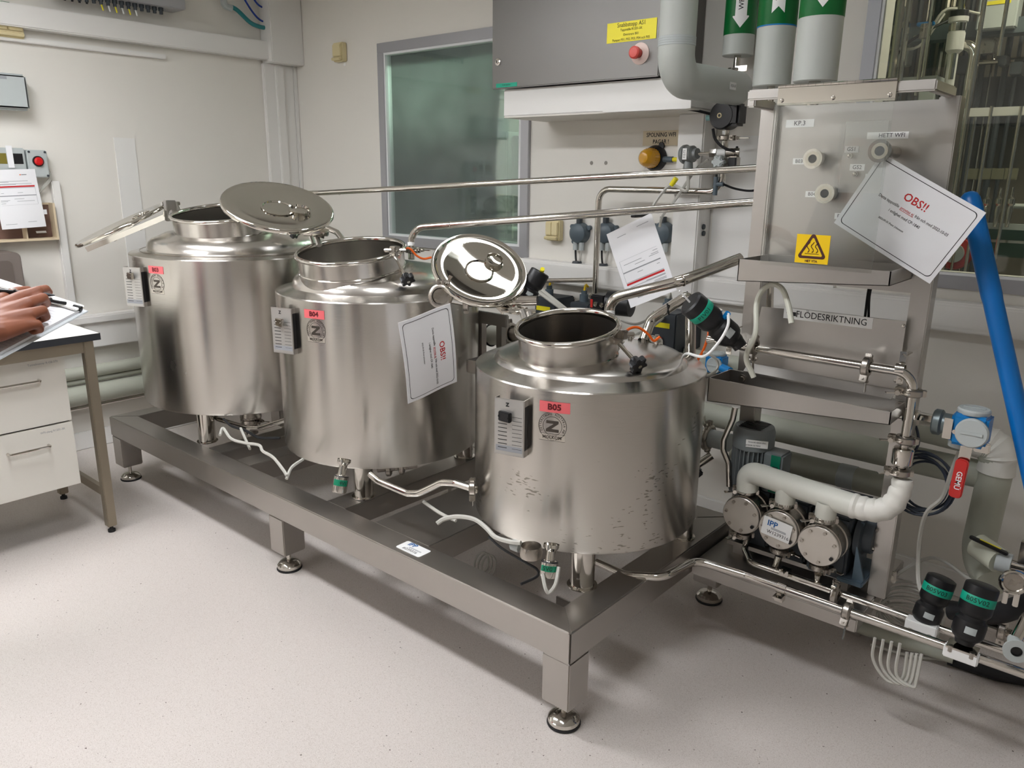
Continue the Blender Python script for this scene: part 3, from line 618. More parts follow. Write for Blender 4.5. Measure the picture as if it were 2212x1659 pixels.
# lid of the short vessel, tipped up behind its neck
c3 = PD(1037,580,2.74); h3 = PD(1128,672,2.66); n3 = nrm(1037,580,46,0.274,0.96); lid(v3, c3, n3, 0.172, h3, port=(0.36,0.40))
obj('hinge_bracket', B().tube([h3, PD(1140,705,2.62)],0.013,8).tube([h3+X*0.03, PD(1140,705,2.62)+X*0.03],0.010,8), PLATE, v3)
obj('hinge_pin', B().cyl(h3-V((0.035,0.03,0)),h3+V((0.035,0.03,0)),0.008,n=10), POL, v3)
c2 = PD(600.6,444,3.16); h2 = PD(682,505,3.18); n2 = nrm(600,444,65.4,0.078,0.997); lid(v2, c2, n2, 0.222, h2, port=(0.42,0.08))
obj('hinge_bracket', B().tube([h2, PD(690,530,3.16)],0.012,8).tube([h2-X*0.04, PD(690,530,3.16)-X*0.04],0.010,8), PLATE, v2)
obj('hinge_pin', B().cyl(h2-V((0.04,0.03,0)),h2+V((0.04,0.03,0)),0.010,n=10), POL, v2)
c1 = PD(264,482,3.92); h1 = PD(362,440,3.86); n1 = nrm(264,482,87,-0.532,0.847); lid(v1, c1, n1, 0.246, h1, port=(0.3,0.3))
obj('hinge_bracket', B().tube([h1, PD(374,468,3.82)],0.014,8).tube([h1+Y*0.04, PD(374,468,3.82)+Y*0.04],0.012,8).box(PD(368,455,3.84),(0.035,0.05,0.10)), PLATE, v1, bevel=0.003)
obj('hinge_pin', B().cyl(h1-Y*0.03,h1+Y*0.06,0.010,n=10), POL, v1)
swing_bolt(v3, PD(1334,738,2.40), PD(1376,785,2.33)); swing_bolt(v2, PD(852,550,2.96), PD(879,602,2.90)); swing_bolt(v1, PD(606,478,3.62), PD(636,502,3.60))
# limit switch blocks with orange leads on the necks
for vv, p_, d_, pts in ((v3,(1342,722),2.44,[(1362,709),(1380,708),(1400,722),(1412,736),(1425,728)]),(v2,(853,540),3.02,[(868,538),(885,537),(900,552),(915,559),(932,556)])):
    p = PD(*p_, d_); obj('limit_switch', B().box(p,(0.035,0.03,0.03)).cyl(p-X*0.03-Y*0.03,p+X*0.03+Y*0.03,0.008,n=8), CAST, vv, bevel=0.003)
    obj('orange_lead', B().tube(smooth([p]+[PD(x,y,d_+0.06+0.01*i) for i,(x,y) in enumerate(pts)]),0.0045,6), ORANGE, vv)
# black block with pink clip above each nameplate
for vv, px_, C_, R_, m_ in ((v3,(1112,893),C3,0.384,BLACK),(v2,(627,693),C2,0.417,POL),(v1,(303,594),C1,0.505,POL)):
    h = cyl_hit(*px_, *C_, R_); rd = V((h.x-C_[0],h.y-C_[1],0)).normalized(); tg = Z.cross(rd); Rm = M((tg,Z,rd)).transposed()
    obj('plate_holder', B().box(h+rd*0.045,(0.045,0.030,0.014),Rm).cyl(h+rd*0.05-tg*0.018,h+rd*0.055-tg*0.018,0.004,n=8).cyl(h+rd*0.05+tg*0.018,h+rd*0.055+tg*0.018,0.004,n=8), m_, vv, bevel=0.003)
# ================================================================ PIPEWORK HELPERS
def clamp(parent, p, ax, r, wing=None, name='clamp', m=CAST, wl=0.03):
    p = V(p); ax = V(ax).normalized(); b = B().lathe([(r+0.001,-0.011),(r+0.010,-0.011),(r+0.015,-0.007),(r+0.015,0.007),(r+0.010,0.011),(r+0.001,0.011),(r+0.001,-0.011)], p, ax, 28)
    c = obj(name, b, m, parent, ang=40)
    if wing is not None:
        w_ = V(wing); w_ = (w_-ax*w_.dot(ax)).normalized(); s = ax.cross(w_)
        R_ = M((s, w_, ax)).transposed()
        obj('clamp_hinge', B().box(p-w_*(r+0.016),(0.022,0.012,0.018),R_), m, c, bevel=0.002)
        obj('clamp_ear', B().box(p+w_*(r+0.020)+s*0.008,(0.009,0.022,0.020),R_).box(p+w_*(r+0.020)-s*0.008,(0.009,0.022,0.020),R_).cyl(p+w_*(r+0.022)-s*0.02,p+w_*(r+0.022)+s*(0.018+wl*0.4),0.004,n=8), m, c, bevel=0.002)
        e = p+w_*(r+0.022)+s*(0.016+wl*0.4)
        obj('wing_nut', B().cyl(e-s*0.006,e+s*0.006,0.007,n=10).prism([(0,-0.003),(wl,-0.006),(wl*1.05,0.008),(wl*0.5,0.006),(0,0.004)],e+w_*0.004-ax*0.0015,(w_+s*0.5).normalized(),ax.cross((w_+s*0.5)).normalized(),0.003).prism([(0,-0.003),(wl,-0.006),(wl*1.05,0.008),(wl*0.5,0.006),(0,0.004)],e-w_*0.004-ax*0.0015,(-w_+s*0.5).normalized(),ax.cross((-w_+s*0.5)).normalized(),0.003), POL, c)
    return c
def pipe(name, label, pts, r, rad=0.05, m=POL, cat='pipe', group=None, n=16, clamps=(), base=None):
    pts = [V(p) for p in pts]; lo = min(pts, key=lambda q: q.z)
    t = thing(name, label, cat, base or lo-Z*r, group)
    obj('tube', B().tube(pts, r, n, rad, 8), m, t)
    for (p, ax, wing) in clamps: clamp(t, p, ax, r, wing)
    return t
def cable(pts, r, m, label, group=None, name='cable', cat='cable', n=6):
    return obj(name, B().tube(smooth(pts,6), r, n), m, label=label, cat=cat, group=group)
# three long product pipes from the vessels to the transfer panel
A = PD(690,417,3.87); E_ = PY(1642,363,2.56)
t = pipe('product_pipe','uppermost long steel pipe running to the panel, passing the window', [PD(600,445,3.95)-Z*0.16, PD(600,420,3.95), A, E_], 0.0125, 0.05)
d_ = (E_-A).normalized(); obj('weld_ring', B().ring(PD(733,415,3.80), d_, 0.0125, 0.0015, 20, 6), CAST, t)
A = PD(888,492,3.22); E_ = PY(1634,436,2.56)
t = pipe('product_pipe','middle long steel pipe rising from the medium vessel to the panel', [PD(889,560,3.22), A, E_], 0.0140, 0.06, clamps=((PD(889,540,3.22),Z,X),))
obj('weld_ring', B().ring(A+(E_-A)*0.14, (E_-A), 0.014, 0.0015, 20, 6), CAST, t); obj('white_marker', B().cyl(PD(888,524,3.22),PD(888,532,3.22),0.0150,n=16), WHITE, t)
A = PD(1316,645,2.66); K_ = PD(1474,606,2.52); E_ = PY(1600,558,2.46)
t = pipe('product_pipe','lowest bent steel pipe rising from the short vessel to the panel tray', [PD(1316,715,2.68), A, K_, E_], 0.0180, 0.06, clamps=((PD(1318,695,2.67),Z,-X),))
obj('white_marker', B().cyl(PD(1316,672,2.665),PD(1316,684,2.665),0.0192,n=18), WHITE, t); obj('weld_ring', B().ring(K_, (E_-K_), 0.018, 0.002, 20, 6), CAST, t)
# vent pipe on the rear of the short vessel
def on_dome(px_, py_):
    for k in range(200):
        p = PD(px_, py_, 2.2+0.003*k); rr = math.hypot(p.x-C3[0], p.y-C3[1])/0.384
        if rr < 0.8 and p.z <= 0.991+0.080-0.044*rr/0.73: return p
    return PD(px_, py_, 2.6)
p0 = on_dome(1390,742)+Z*0.012; print('flange', p0)
t = pipe('vent_pipe','bent steel pipe from the flange on the short vessel down behind it', [p0, PD(1406,690,(p0-CAM).dot(_F)+0.01), PD(1486,638,2.66), PD(1492,656,2.68), PD(1490,900,2.82)], 0.0185, 0.04)
fl = obj('flange', B().lathe([(0.0,-0.02),(0.062,-0.02),(0.066,-0.012),(0.066,0.0),(0.055,0.006),(0.02,0.008)], p0-Z*0.005, ax3, 32), POL, t)
for k in range(6):
    a = k*math.pi/3; q = p0+V((0.052*math.cos(a),0.052*math.sin(a),-0.004)); obj('bolt', B().cyl(q,q+Z*0.02,0.008,n=8), CAST, fl)
for k,q in enumerate((PD(1443,668,2.66), PD(1486,642,2.72))): obj('black_band', B().ring(q, V((0.8,0.5,0.2)), 0.0185, 0.003, 18, 6), BLKR, t)
pipe('vent_pipe','steel pipe bending down behind the lid of the medium vessel', [PD(680,500,3.55),PD(705,492,3.5),PD(728,502,3.45),PD(742,520,3.4),PD(744,545,3.4)], 0.013, 0.03)
# ================================================================ TRANSFER PANEL STAND
YP = 2.47
t = thing('panel_stand', 'tall stainless transfer panel stand marked KP.3 with two drip trays', 'panel stand', (-0.81, 2.5, 0.297)); kp = t
obj('post', B().bb(-0.585,-0.530,YP,YP+0.06,0.297,1.818), PLATE, t, bevel=0.003); obj('post', B().bb(-1.092,-1.037,YP,YP+0.06,0.88,1.818), PLATE, t, bevel=0.003); obj('lower_post', B().bb(-1.092,-1.037,YP+0.05,YP+0.11,0.297,0.93), PLATE, t, bevel=0.003)
pn = obj('panel_plate', B().bb(-1.037,-0.585,YP+0.022,YP+0.028,1.275,1.812), PLATE, t)
obj('top_rail', B().bb(-1.045,-0.545,2.262,2.284,1.814,1.842), PLATE, t, bevel=0.004); obj('rail_arm', B().bb(-0.572,-0.548,2.284,YP+0.02,1.814,1.842), PLATE, t, bevel=0.004); obj('rail_arm', B().bb(-1.075,-1.050,2.33,YP+0.02,1.80,1.826), PLATE, t, bevel=0.004)
# hinge and acrylic cover
ya = 2.256
hl, hr = PY(1681,207,ya), PY(1937,190,ya); cvz = PY(1880,590,ya).z
hg = obj('hinge', B().bb(hl.x,hr.x,ya-0.002,ya+0.004,1.795,1.842), POL, t)
n = 15
for i in range(n):
    xx = hl.x+(hr.x-hl.x)*(i+0.5)/n; obj('knuckle', B().cyl((xx-0.011,ya,1.845),(xx+0.011,ya,1.845),0.005,n=10), POL, hg)
for px_ in (1690,1800,1922): q = PY(px_,208,ya-0.002); obj('screw', B().lathe([(0.006,0),(0.005,0.003),(0,0.004)],(q.x,ya-0.002,1.808),-Y,12), POL, hg)
obj('cover_sheet', B().bb(hl.x-0.004,hr.x,ya-0.007,ya-0.003,cvz,1.80), ACRY, t)
obj('cover_label_film', B().bb(PY(1832,250,ya).x,hr.x-0.006,ya-0.0085,ya-0.0072,PY(1800,415,ya).z,1.745), glassy('frosted_film',(0.97,0.97,0.96),0.35,0.035), t)
# trays
def tray(zf, yf, xl, xr, hl_, hr_, z1, name):
    """open tray: front lip top z1, depth hl_ at left and hr_ at right"""
    b = B(); th = 0.003
    b.prism([(xl,z1),(xl,z1-hl_),(xr,z1-hr_),(xr,z1)],(0,yf,0),X,Z,-th)
    b.prism([(xl,z1),(xl,z1-hl_),(xr,z1-hr_),(xr,z1)],(0,YP-0.003,0),X,Z,-th)
    b.prism([(yf,z1),(yf,z1-hl_),(YP,z1-hl_),(YP,z1)],(xl,0,0),Y,Z,th); b.prism([(yf,z1),(yf,z1-hr_),(YP,z1-hr_),(YP,z1)],(xr-th,0,0),Y,Z,th)
    b.add([(xl,yf,z1-hl_+0.002),(xr,yf,z1-hr_+0.002),(xr,YP,z1-hr_+0.002),(xl,YP,z1-hl_+0.002),(xl,yf,z1-hl_),(xr,yf,z1-hr_),(xr,YP,z1-hr_),(xl,YP,z1-hl_)],[(0,1,2,3),(7,6,5,4),(0,4,5,1),(1,5,6,2),(2,6,7,3),(3,7,4,0)])
    return obj(name, b, PLATE, t, ang=20)
yt = 2.25; a_ = PY(1596,558,yt); c_ = PY(1925,588,yt); bl = PY(1593,606,yt); br_ = PY(1922,610,yt)
tray(0, yt, a_.x, c_.x, a_.z-bl.z, c_.z-br_.z+0.012, (a_.z+c_.z)/2, 'upper_tray')
yt2 = 2.31; a2 = PY(1531,813,yt2); c2_ = PY(1925,894,yt2); bl2 = PY(1529,864,yt2); br2 = PY(1918,921,yt2)
t2 = tray(0, yt2, a2.x, c2_.x, a2.z-bl2.z, c2_.z-br2.z, (a2.z+c2_.z)/2, 'lower_tray')
for px_,py_ in ((1604,818),(1944,877)): q = PY(px_,py_,YP-0.006); obj('bolt', B().cyl(q,q-Y*0.01,0.009,n=6).cyl(q,q-Y*0.003,0.014,n=16), CAST, t2)
# splash plate with folded lip
ys = 2.44; tl_ = PY(1645,662,ys); tr_ = PY(1958,694,ys); br3 = PY(1935,853,ys); bl3 = PY(1617,792,ys)
sp = obj('splash_plate', B().add([tl_,tr_,br3,bl3]+[p+Y*0.003 for p in (tl_,tr_,br3,bl3)],[(0,1,2,3),(7,6,5,4),(0,4,5,1),(1,5,6,2),(2,6,7,3),(3,7,4,0)]), PLATE, t)
p_,q_ = V((-1.045,ys,bl3.z+0.0)), V((-0.592,ys,bl3.z+0.0))
p_, q_ = PY(1617,783,ys-0.001), PY(1935,842,ys-0.001); obj('splash_lip', B().add([p_,q_,q_-V((0,0.035,0.022)),p_-V((0,0.035,0.022)),p_-Z*0.003,q_-Z*0.003,q_-V((0,0.035,0.026)),p_-V((0,0.035,0.026))],[(0,1,2,3),(7,6,5,4),(0,4,5,1),(1,5,6,2),(2,6,7,3),(3,7,4,0)]), TRIM if False else PLATE, sp)
for px_,py_ in ((1952,704),(1634,775),(1934,822)): q = PY(px_,py_,ys); obj('rivet', B().lathe([(0.006,0),(0.004,0.003),(0,0.004)],q,-Y,10), POL, sp)
def tape_label(par, txt, px0, py0, px1, py1, yy, h, m=WHITE, ink=INK, slope=True, name='label_tape', bold=0.0, squeeze=1.0, dx=0):
    a, c = PY(px0,py0,yy), PY(px1,py1,yy); w_ = Z; u = X; cx_, cz_ = (a.x+c.x)/2, (a.z+c.z)/2
    lb = obj(name, B().bb(a.x,c.x,yy-0.0012,yy-0.0002,cz_-h/2,cz_+h/2), m, par)
    text('lettering', txt, (cx_+dx,yy-0.0014,cz_), X, Z, h*0.62, ink, lb, bold=bold, squeeze=squeeze); return lb
yl = YP+0.0215
tape_label(pn,'KP.3',1698,268,1759,265,yl,0.023); tape_label(pn,'HETT WFI',1873,295,1963,290,yl,0.019,dx=0.012); tape_label(pn,'B03',1713,349,1740,348,yl,0.018); tape_label(pn,'B04',1740,420,1768,419,yl,0.018); tape_label(pn,'B05',1803,467,1832,467,yl,0.018)
tape_label(pn,'GS1',1825,323,1855,322,yl,0.019); tape_label(pn,'GS2',1836,362,1868,361,yl,0.019); tape_label(pn,'GS3',1869,383,1900,382,yl,0.018)
tape_label(sp,'FLÖDESRIKTNING',1693,680,1886,694,ys-0.0005,0.034,squeeze=0.92,dx=0.012)
a_ = PY(1711,678,ys-0.003); obj('hand_mark', B().bb(a_.x-0.006,a_.x+0.012,ys-0.003,ys-0.0022,a_.z-0.006,a_.z+0.006).bb(a_.x-0.018,a_.x-0.006,ys-0.003,ys-0.0022,a_.z+0.001,a_.z+0.004), INK, sp)
for px_,py_ in ((1838,337),(1850,376)): q = PY(px_,py_,yl); obj('sensor_stud', B().cyl(q,q-Y*0.014,0.0085,n=6).lathe([(0.006,0.014),(0.004,0.018),(0,0.019)],q,-Y,10), POL, pn)
def port(px_, py_, ln=0.06, r=0.029):
    q = PY(px_,py_,yl-ln); o = obj('port', B().lathe([(0.0125,0),(r,0),(r,0.006),(0.019,0.014),(0.017,0.02),(0.017,ln)],(q.x,q.y,q.z),Y,32), POL, pn)
    obj('gasket_ring', B().lathe([(0.013,-0.0006),(0.0215,-0.0006),(0.0215,0.001)],(q.x,q.y,q.z),Y,32), mat('gasket_%d'%len(MATS),(206,196,178),0.5), o)
    obj('bore', B().lathe([(0,0.004),(0.0135,0.004),(0.0135,-0.0008)],(q.x,q.y,q.z),Y,24), BLACK, o)
    obj('collar_nut', B().lathe([(0.021,0.022),(0.023,0.024),(0.023,0.048),(0.02,0.052)],(q.x,q.y,q.z),Y,8), POL, o)
port(1755,343); port(1781,418); port(1900,326, 0.150, 0.031)
# warning plate on the acrylic cover
a_, c_ = PY(1723,505,ya-0.008), PY(1788,572,ya-0.008)
t = thing('warning_sign','yellow hot surface warning plate with a brown triangle','sign',((a_.x+c_.x)/2,ya-0.009,c_.z)); wx, wz, ww = (a_.x+c_.x)/2,(a_.z+c_.z)/2,abs(c_.x-a_.x); wh = abs(a_.z-c_.z); yy = ya-0.0085
obj('plate', B().bb(wx-ww/2,wx+ww/2,yy-0.0015,yy,wz-wh/2,wz+wh/2), YELW, t)
def tri(s, cz): return [(wx-s*0.5,cz-s*0.29),(wx+s*0.5,cz-s*0.29),(wx,cz+s*0.58)]
def rtri(s, cz, r):
    out = []
    pts = tri(s, cz)
    for i in range(3):
        p_ = V((*pts[i],0)); a = (V((*pts[i-1],0))-p_).normalized(); b_ = (V((*pts[(i+1)%3],0))-p_).normalized()
        ce = p_+(a+b_).normalized()*(2*r); s0 = p_+a*(r*1.732)-ce; e0 = p_+b_*(r*1.732)-ce
        for k in range(6): v_ = ce+(s0.lerp(e0,k/5)).normalized()*r; out.append((v_.x,v_.y))
    return out
o_, i_ = rtri(ww*0.92,wz-wh*0.02,0.007), rtri(ww*0.66,wz-wh*0.02,0.003)
obj('triangle', B().add([V((p_[0],yy-0.002,p_[1])) for p_ in o_+i_],[(k,(k+1)%18,18+(k+1)%18,18+k) for k in range(18)]), BROWN, t)
hb = B()
for dx in (-0.012,0,0.012): hb.tube([V((wx+dx+0.004*math.sin(k*1.1),yy-0.002,wz-wh*0.12+k*0.0042)) for k in range(8)],0.0012,5)
hb.bb(wx-0.02,wx+0.02,yy-0.0025,yy-0.0018,wz-wh*0.17,wz-wh*0.155); obj('heat_waves', hb, BROWN, t)
text('lettering','HET YTA',(wx,yy-0.002,wz-wh*0.42),X,Z,wh*0.08,BROWN,t,bold=0.05)
# laminated notice hanging from a port
def notice(corner, u, w_, label, bow, a=0.300, b_=0.212):
    """corner = lower left as read; u reading direction, w_ up"""
    nn = u.cross(w_).normalized()
    s = obj('laminated_notice', B().sheet(corner,u,w_,a,b_,0.0012,bow,14,10), PAPER, label=label, cat='notice', group='laminated notices')
    def H(x, y): return corner+u*x+w_*y+nn*(bow*math.sin(math.pi*x/a)+0.35*bow*math.sin(2*math.pi*y/b_)+0.0017)
    pts = rrect(a-0.022,b_-0.022,0.012,5,a/2,b_/2); pts = [pts[i] for i in range(len(pts))]; P_ = []
    for i in range(len(pts)):
        p_, q_ = V((*pts[i],0)), V((*pts[(i+1)%len(pts)],0)); k = max(1,int((q_-p_).length/0.02))
        for j in range(k): v_ = p_.lerp(q_,j/k); P_.append((v_.x,v_.y))
    vs = []
    for (x,y) in P_:
        dx, dy = x-a/2, y-b_/2; vs += [H(x,y), H(x-0.0018*math.copysign(1,dx)*(abs(dx)>a/2-0.03),y-0.0018*math.copysign(1,dy)*(abs(dy)>b_/2-0.03))]
    m_ = len(P_); obj('border_line', B().add(vs,[(2*i,2*i+1,(2*i+3)%(2*m_),(2*i+2)%(2*m_)) for i in range(m_)]), INK, s)
    def tx(body, cx_, cy_, h, m, bold=0.0, al='CENTER', sq=1.0): text('lettering',body,(0,0,0),None,None,h,m,s,al,mapf=lambda p,q: H(cx_+p,cy_+q),bold=bold,squeeze=sq)
    tx('OBS!!',0.155,0.158,0.022,REDINK,0.02)
    tx('Detta tappställe ',0.128,0.128,0.0082,INK,0.012,'RIGHT',0.9); tx('provtas ej',0.130,0.128,0.0082,REDINK,0.012,'LEFT',0.9); tx(' från och med 2022-10-03',0.172,0.128,0.0082,INK,0.012,'LEFT',0.86)
    vs = [H(0.130+0.042*i/6,0.1215+0.0012*j) for i in range(7) for j in (0,1)]; obj('underline', B().add(vs,[(2*i,2*i+1,2*i+3,2*i+2) for i in range(6)]), REDINK, s)
    tx('i enlighet med CP-1840',0.155,0.108,0.0082,INK,0.012,sq=0.9); tx('2022-09-30 /Peter Johansson',0.135,0.078,0.0055,INK,0.01,sq=0.9)
    return s
YN = 2.362
TL_, TR_, BR_ = PY(1905,330,YN), PY(2128,458,YN), PY(1995,595,YN)
u_ = (TR_-TL_).normalized(); w_ = (TL_-PY(1812,456,YN)); w_ = (w_-u_*w_.dot(u_)).normalized()
notice(TL_-w_*0.222, u_, w_, 'white OBS!! notice hanging askew on the transfer panel', 0.003, 0.314, 0.222)
TR_ = PD(972,655,2.60); BR_ = PD(986,818,2.74); TL_ = PD(866,703,2.49)
dn = (BR_-TR_).normalized(); lf = (TL_-TR_); lf = (lf-dn*lf.dot(dn)).normalized()
# text reads downwards: reading direction = down, up = to the right
notice(TR_+lf*0.212, dn, -lf, 'white OBS!! notice hanging sideways against the medium vessel', 0.008)
# form hanging upside down from the middle pipe
yy = 2.53; a_, b_, c_ = PY(1307,508,yy), PY(1407,460,yy), PY(1480,612,yy)
u_ = (a_-b_).normalized(); w_ = (b_-c_); w_ = (w_-u_*w_.dot(u_)).normalized()
fm = form(b_, u_, -w_, 'white form with a red bar hung upside down from the long pipes', bow=0.003)
obj('binder_clip', B().box(PY(1370,470,yy)+Y*0.05+Z*0.01,(0.02,0.12,0.02)), BLACK, fm, bevel=0.002)
# ================================================================ PUMP PLATFORM
t = thing('pump_platform','low stainless platform beside the skid carrying the pump set','platform',(-0.84,2.55,0.247)); 
obj('deck', B().bb(-1.115,-0.557,2.29,2.80,0.25,0.297), FRM, t, bevel=0.004)
obj('pedestal_leg', B().bb(-0.70,-0.64,2.70,2.76,0.0,0.25), FRM, t, bevel=0.003)
obj('bracket_arm', B().bb(-1.118,-1.0,2.50,2.56,0.20,0.25), FRM, t)
obj('base_rail', B().bb(-1.06,-0.60,2.44,2.50,0.33,0.345), FRM, t); obj('base_rail', B().bb(-1.06,-0.60,2.62,2.68,0.33,0.345), FRM, t)
for xx in (-1.02,-0.66):
    for yy in (2.47,2.65): obj('standoff', B().bb(xx-0.02,xx+0.02,yy-0.02,yy+0.02,0.297,0.33), FRM, t)
obj('cable_eye', B().box(PY(1925,1245,2.52),(0.03,0.006,0.04)).cyl(PY(1925,1247,2.512),PY(1925,1247,2.522),0.008,n=12), POL, t, bevel=0.002)
# pumps
PC = [PY(1600,1112,2.360), PY(1680,1147,2.334), PY(1767,1180,2.308)]
for q in PC: q.z = 0.487
labs = ['rotary pump head farthest left in the row of three','middle rotary pump head with a white card on its cover','rotary pump head nearest the viewer, beside the blue bracket']
for k, c in enumerate(PC):
    r = 0.065; t = thing('rotary_pump', labs[k], 'pump', (c.x,c.y+0.1,0.345), 'row of rotary pumps')
    obj('cover_plate', B().lathe([(0,0),(r-0.002,0),(r,0.002),(r,0.010),(r-0.002,0.012)], c, Y, 48), mat('pump_cover_%d'%k,(208,203,195),0.36,0.85,var=0.08,vscale=14), t)
    obj('pump_body', B().lathe([(r-0.004,0.012),(r+0.002,0.014),(r+0.002,0.06),(r-0.006,0.064),(r+0.004,0.068),(r+0.004,0.10),(0,0.10)], c, Y, 48), CAST, t)
    for j in range(7):
        a = math.radians(20+j*51.4); q = c+V((0.052*math.cos(a),0,0.052*math.sin(a)))
        obj('cover_bolt', B().cyl(q,q-Y*0.006,0.0062,n=6), CAST if j != 6 else BLACK, t)
    obj('gearbox', B().bb(c.x-0.062,c.x+0.062,c.y+0.10,2.66,0.345,0.56), PUMPB, t, bevel=0.008)
    obj('outlet_neck', B().cyl(c+V((0,0.035,r-0.004)),c+V((0,0.035,r+0.035)),0.016,n=18), POL, t); obj('inlet_neck', B().cyl(c+V((0,0.035,-r-0.03)),c+V((0,0.035,-r+0.004)),0.014,n=18), POL, t)
    clamp(t, c+V((0,0.035,r+0.018)), Z, 0.017, V((-1,-0.4,0)), wl=0.032); clamp(t, c+V((0,0.035,-r-0.016)), Z, 0.015, V((-0.8,-0.6,0)) if k==0 else V((0.8,-0.6,0)), wl=0.026)
c = PC[1]; t = thing('asset_card','white card with blue letters and number stuck on the middle pump cover','label',c+V((0,-0.003,-0.03)))
R2 = M.Rotation(math.radians(7),3,'Y'); u2, w2 = R2@X, R2@Z
obj('card', B().prism(rrect(0.096,0.064,0.004),c+V((-0.002,-0.007,0.006)),u2,w2,0.001), WHITE, t)
text('lettering','IPP',c+V((-0.016,-0.0085,0.020)),u2,w2,0.020,BLUEINK,t,bold=0.03); text('lettering','W1239316',c+V((0.004,-0.0085,-0.012)),u2,w2,0.012,INK,t)
obj('fine_print', B().prism([(-0.02,0),(0.03,0),(0.03,0.002),(-0.02,0.002)],c+V((0,-0.0083,0.004)),u2,w2,0.0004).prism([(-0.02,0),(0.03,0),(0.03,0.002),(-0.02,0.002)],c+V((0,-0.0083,0.0)),u2,w2,0.0004), GREYINK, t)
# blue-grey end bracket of the pump set
t = thing('pump_bracket','blue grey cast bearing bracket at the right end of the pumps','bracket',(-0.63,2.47,0.345))
obj('foot', B().bb(-0.665,-0.585,2.40,2.60,0.345,0.362), STEELB, t, bevel=0.004); obj('rib', B().prism([(0,0),(0.10,0),(0.055,0.16),(0.0,0.19)],(-0.625,2.44,0.362),Y,Z,0.010), STEELB, t, bevel=0.002); obj('rib', B().prism([(0,0),(0.035,0),(0,0.12)],(-0.622,2.425,0.362),X,Z,0.008), STEELB, t)
obj('bearing_disc', B().lathe([(0,0),(0.052,0),(0.056,0.006),(0.056,0.028),(0.075,0.032),(0.075,0.05),(0,0.05)],(-0.585,2.49,0.49),-X,40), PUMPB, t)
for a in (0.6,2.2,3.7,5.3): obj('bolt', B().cyl((-0.583,2.49+0.045*math.cos(a),0.49+0.045*math.sin(a)),(-0.577,2.49+0.045*math.cos(a),0.49+0.045*math.sin(a)),0.006,n=6), CAST, t)
# insulated manifold over the pumps
def fat(px_,py_,yy): return PY(px_,py_,yy)
mz = 0.640; t = thing('insulated_manifold','white insulated manifold pipe bending over the three pumps','pipe',(-0.82,2.42,0.56))
P0 = V((PC[0].x,2.395,0.575)); P3 = V((-0.635,2.345,mz-0.004)); 
obj('insulation', B().tube([P0,V((PC[0].x,2.390,mz)),P3,P3+X*0.01],0.037,24,0.045,8), INSW, t)
for k in (1,2): q = PC[k]; obj('branch', B().lathe([(0.030,0),(0.032,0.003),(0.032,0.06)],(q.x,q.y+0.035,0.568),Z,24), INSW, t)
tp = []
for i,p in enumerate(smooth([P3+X*0.004,P3+X*0.04,V((-0.555,2.343,mz+0.004)),V((-0.522,2.348,mz+0.030)),V((-0.508,2.355,mz+0.075)),V((-0.506,2.36,0.752))],4)): tp.append(p)
obj('tape_wrap', B().tube(tp,[0.0385-0.010*i/(len(tp)-1)+0.0022*math.sin(i*2.1) for i in range(len(tp))],24), TAPE, t)
for xx in (-0.93,-0.82): obj('tape_band', B().lathe([(0.0364,-0.014),(0.0368,-0.012),(0.0368,0.012),(0.0364,0.014)],P0+(P3-P0)*((xx-P0.x)/(P3.x-P0.x))+Z*(mz-0.575)*(1-(xx-P0.x)/(P3.x-P0.x)),(P3-V((PC[0].x,2.390,mz))),24), WHITE, t)
# motor
mt = PY(1631,918,2.50); c = V((mt.x,2.50,mt.z-0.32)); S_ = 0.76; t = thing('electric_motor','grey finned electric motor with a slotted cowl behind the pumps','motor',c)
obj('stator', B().cyl(c+Z*(0.56-c.z),c+Z*0.25,0.070*S_,n=32), MOTOR, t)
fb = B()
for k in range(28):
    a = 2*math.pi*k/28; R_ = M.Rotation(a,3,'Z'); obj('cooling_fin', B().box(c+R_@V((0.080*S_,0,0))+Z*0.16,(0.018,0.0034,0.17),R_), MOTOR, t)
cw = obj('fan_cowl', B().lathe([(0.066,0.240),(0.071,0.245),(0.071,0.300),(0.065,0.318),(0,0.320)],c,Z,40), MOTOR, t)
for k in range(7): obj('cowl_slot', B().bb(c.x-0.04,c.x+0.04,c.y-0.042+k*0.014-0.0025,c.y-0.042+k*0.014+0.0025,c.z+0.3195,c.z+0.3215), BLACK, cw)
a_ = (V((0,0,0))-c); a_.z = 0; a_.normalize(); tg = Z.cross(a_)
lbp = c+a_*0.0722+Z*0.275
lb = obj('service_label', B().box(lbp+tg*0.012,(0.072,0.026,0.002),M((tg,Z,a_)).transposed()), WHITE, t)
text('lettering','Service inkl. oljebyte utförd',lbp+tg*0.012+Z*0.006+a_*0.0012,tg,Z,0.0060,INK,lb,squeeze=0.62); text('lettering','2018-04-10/ PEKK',lbp+tg*0.0+Z*-0.006+a_*0.0012,tg,Z,0.0060,INK,lb,squeeze=0.8)
obj('terminal_box', B().bb(c.x+0.062,c.x+0.128,c.y-0.055,c.y+0.03,c.z+0.11,c.z+0.25), MOTOR, t, bevel=0.006)
tb = obj('tag_tape', B().bb(c.x+0.090,c.x+0.122,c.y-0.057,c.y-0.0555,c.z+0.115,c.z+0.248), mat('green_tag',(10,120,90),0.4), t); text('lettering','P05',(c.x+0.106,c.y-0.0575,c.z+0.19),-Z,X,0.020,INK,tb)
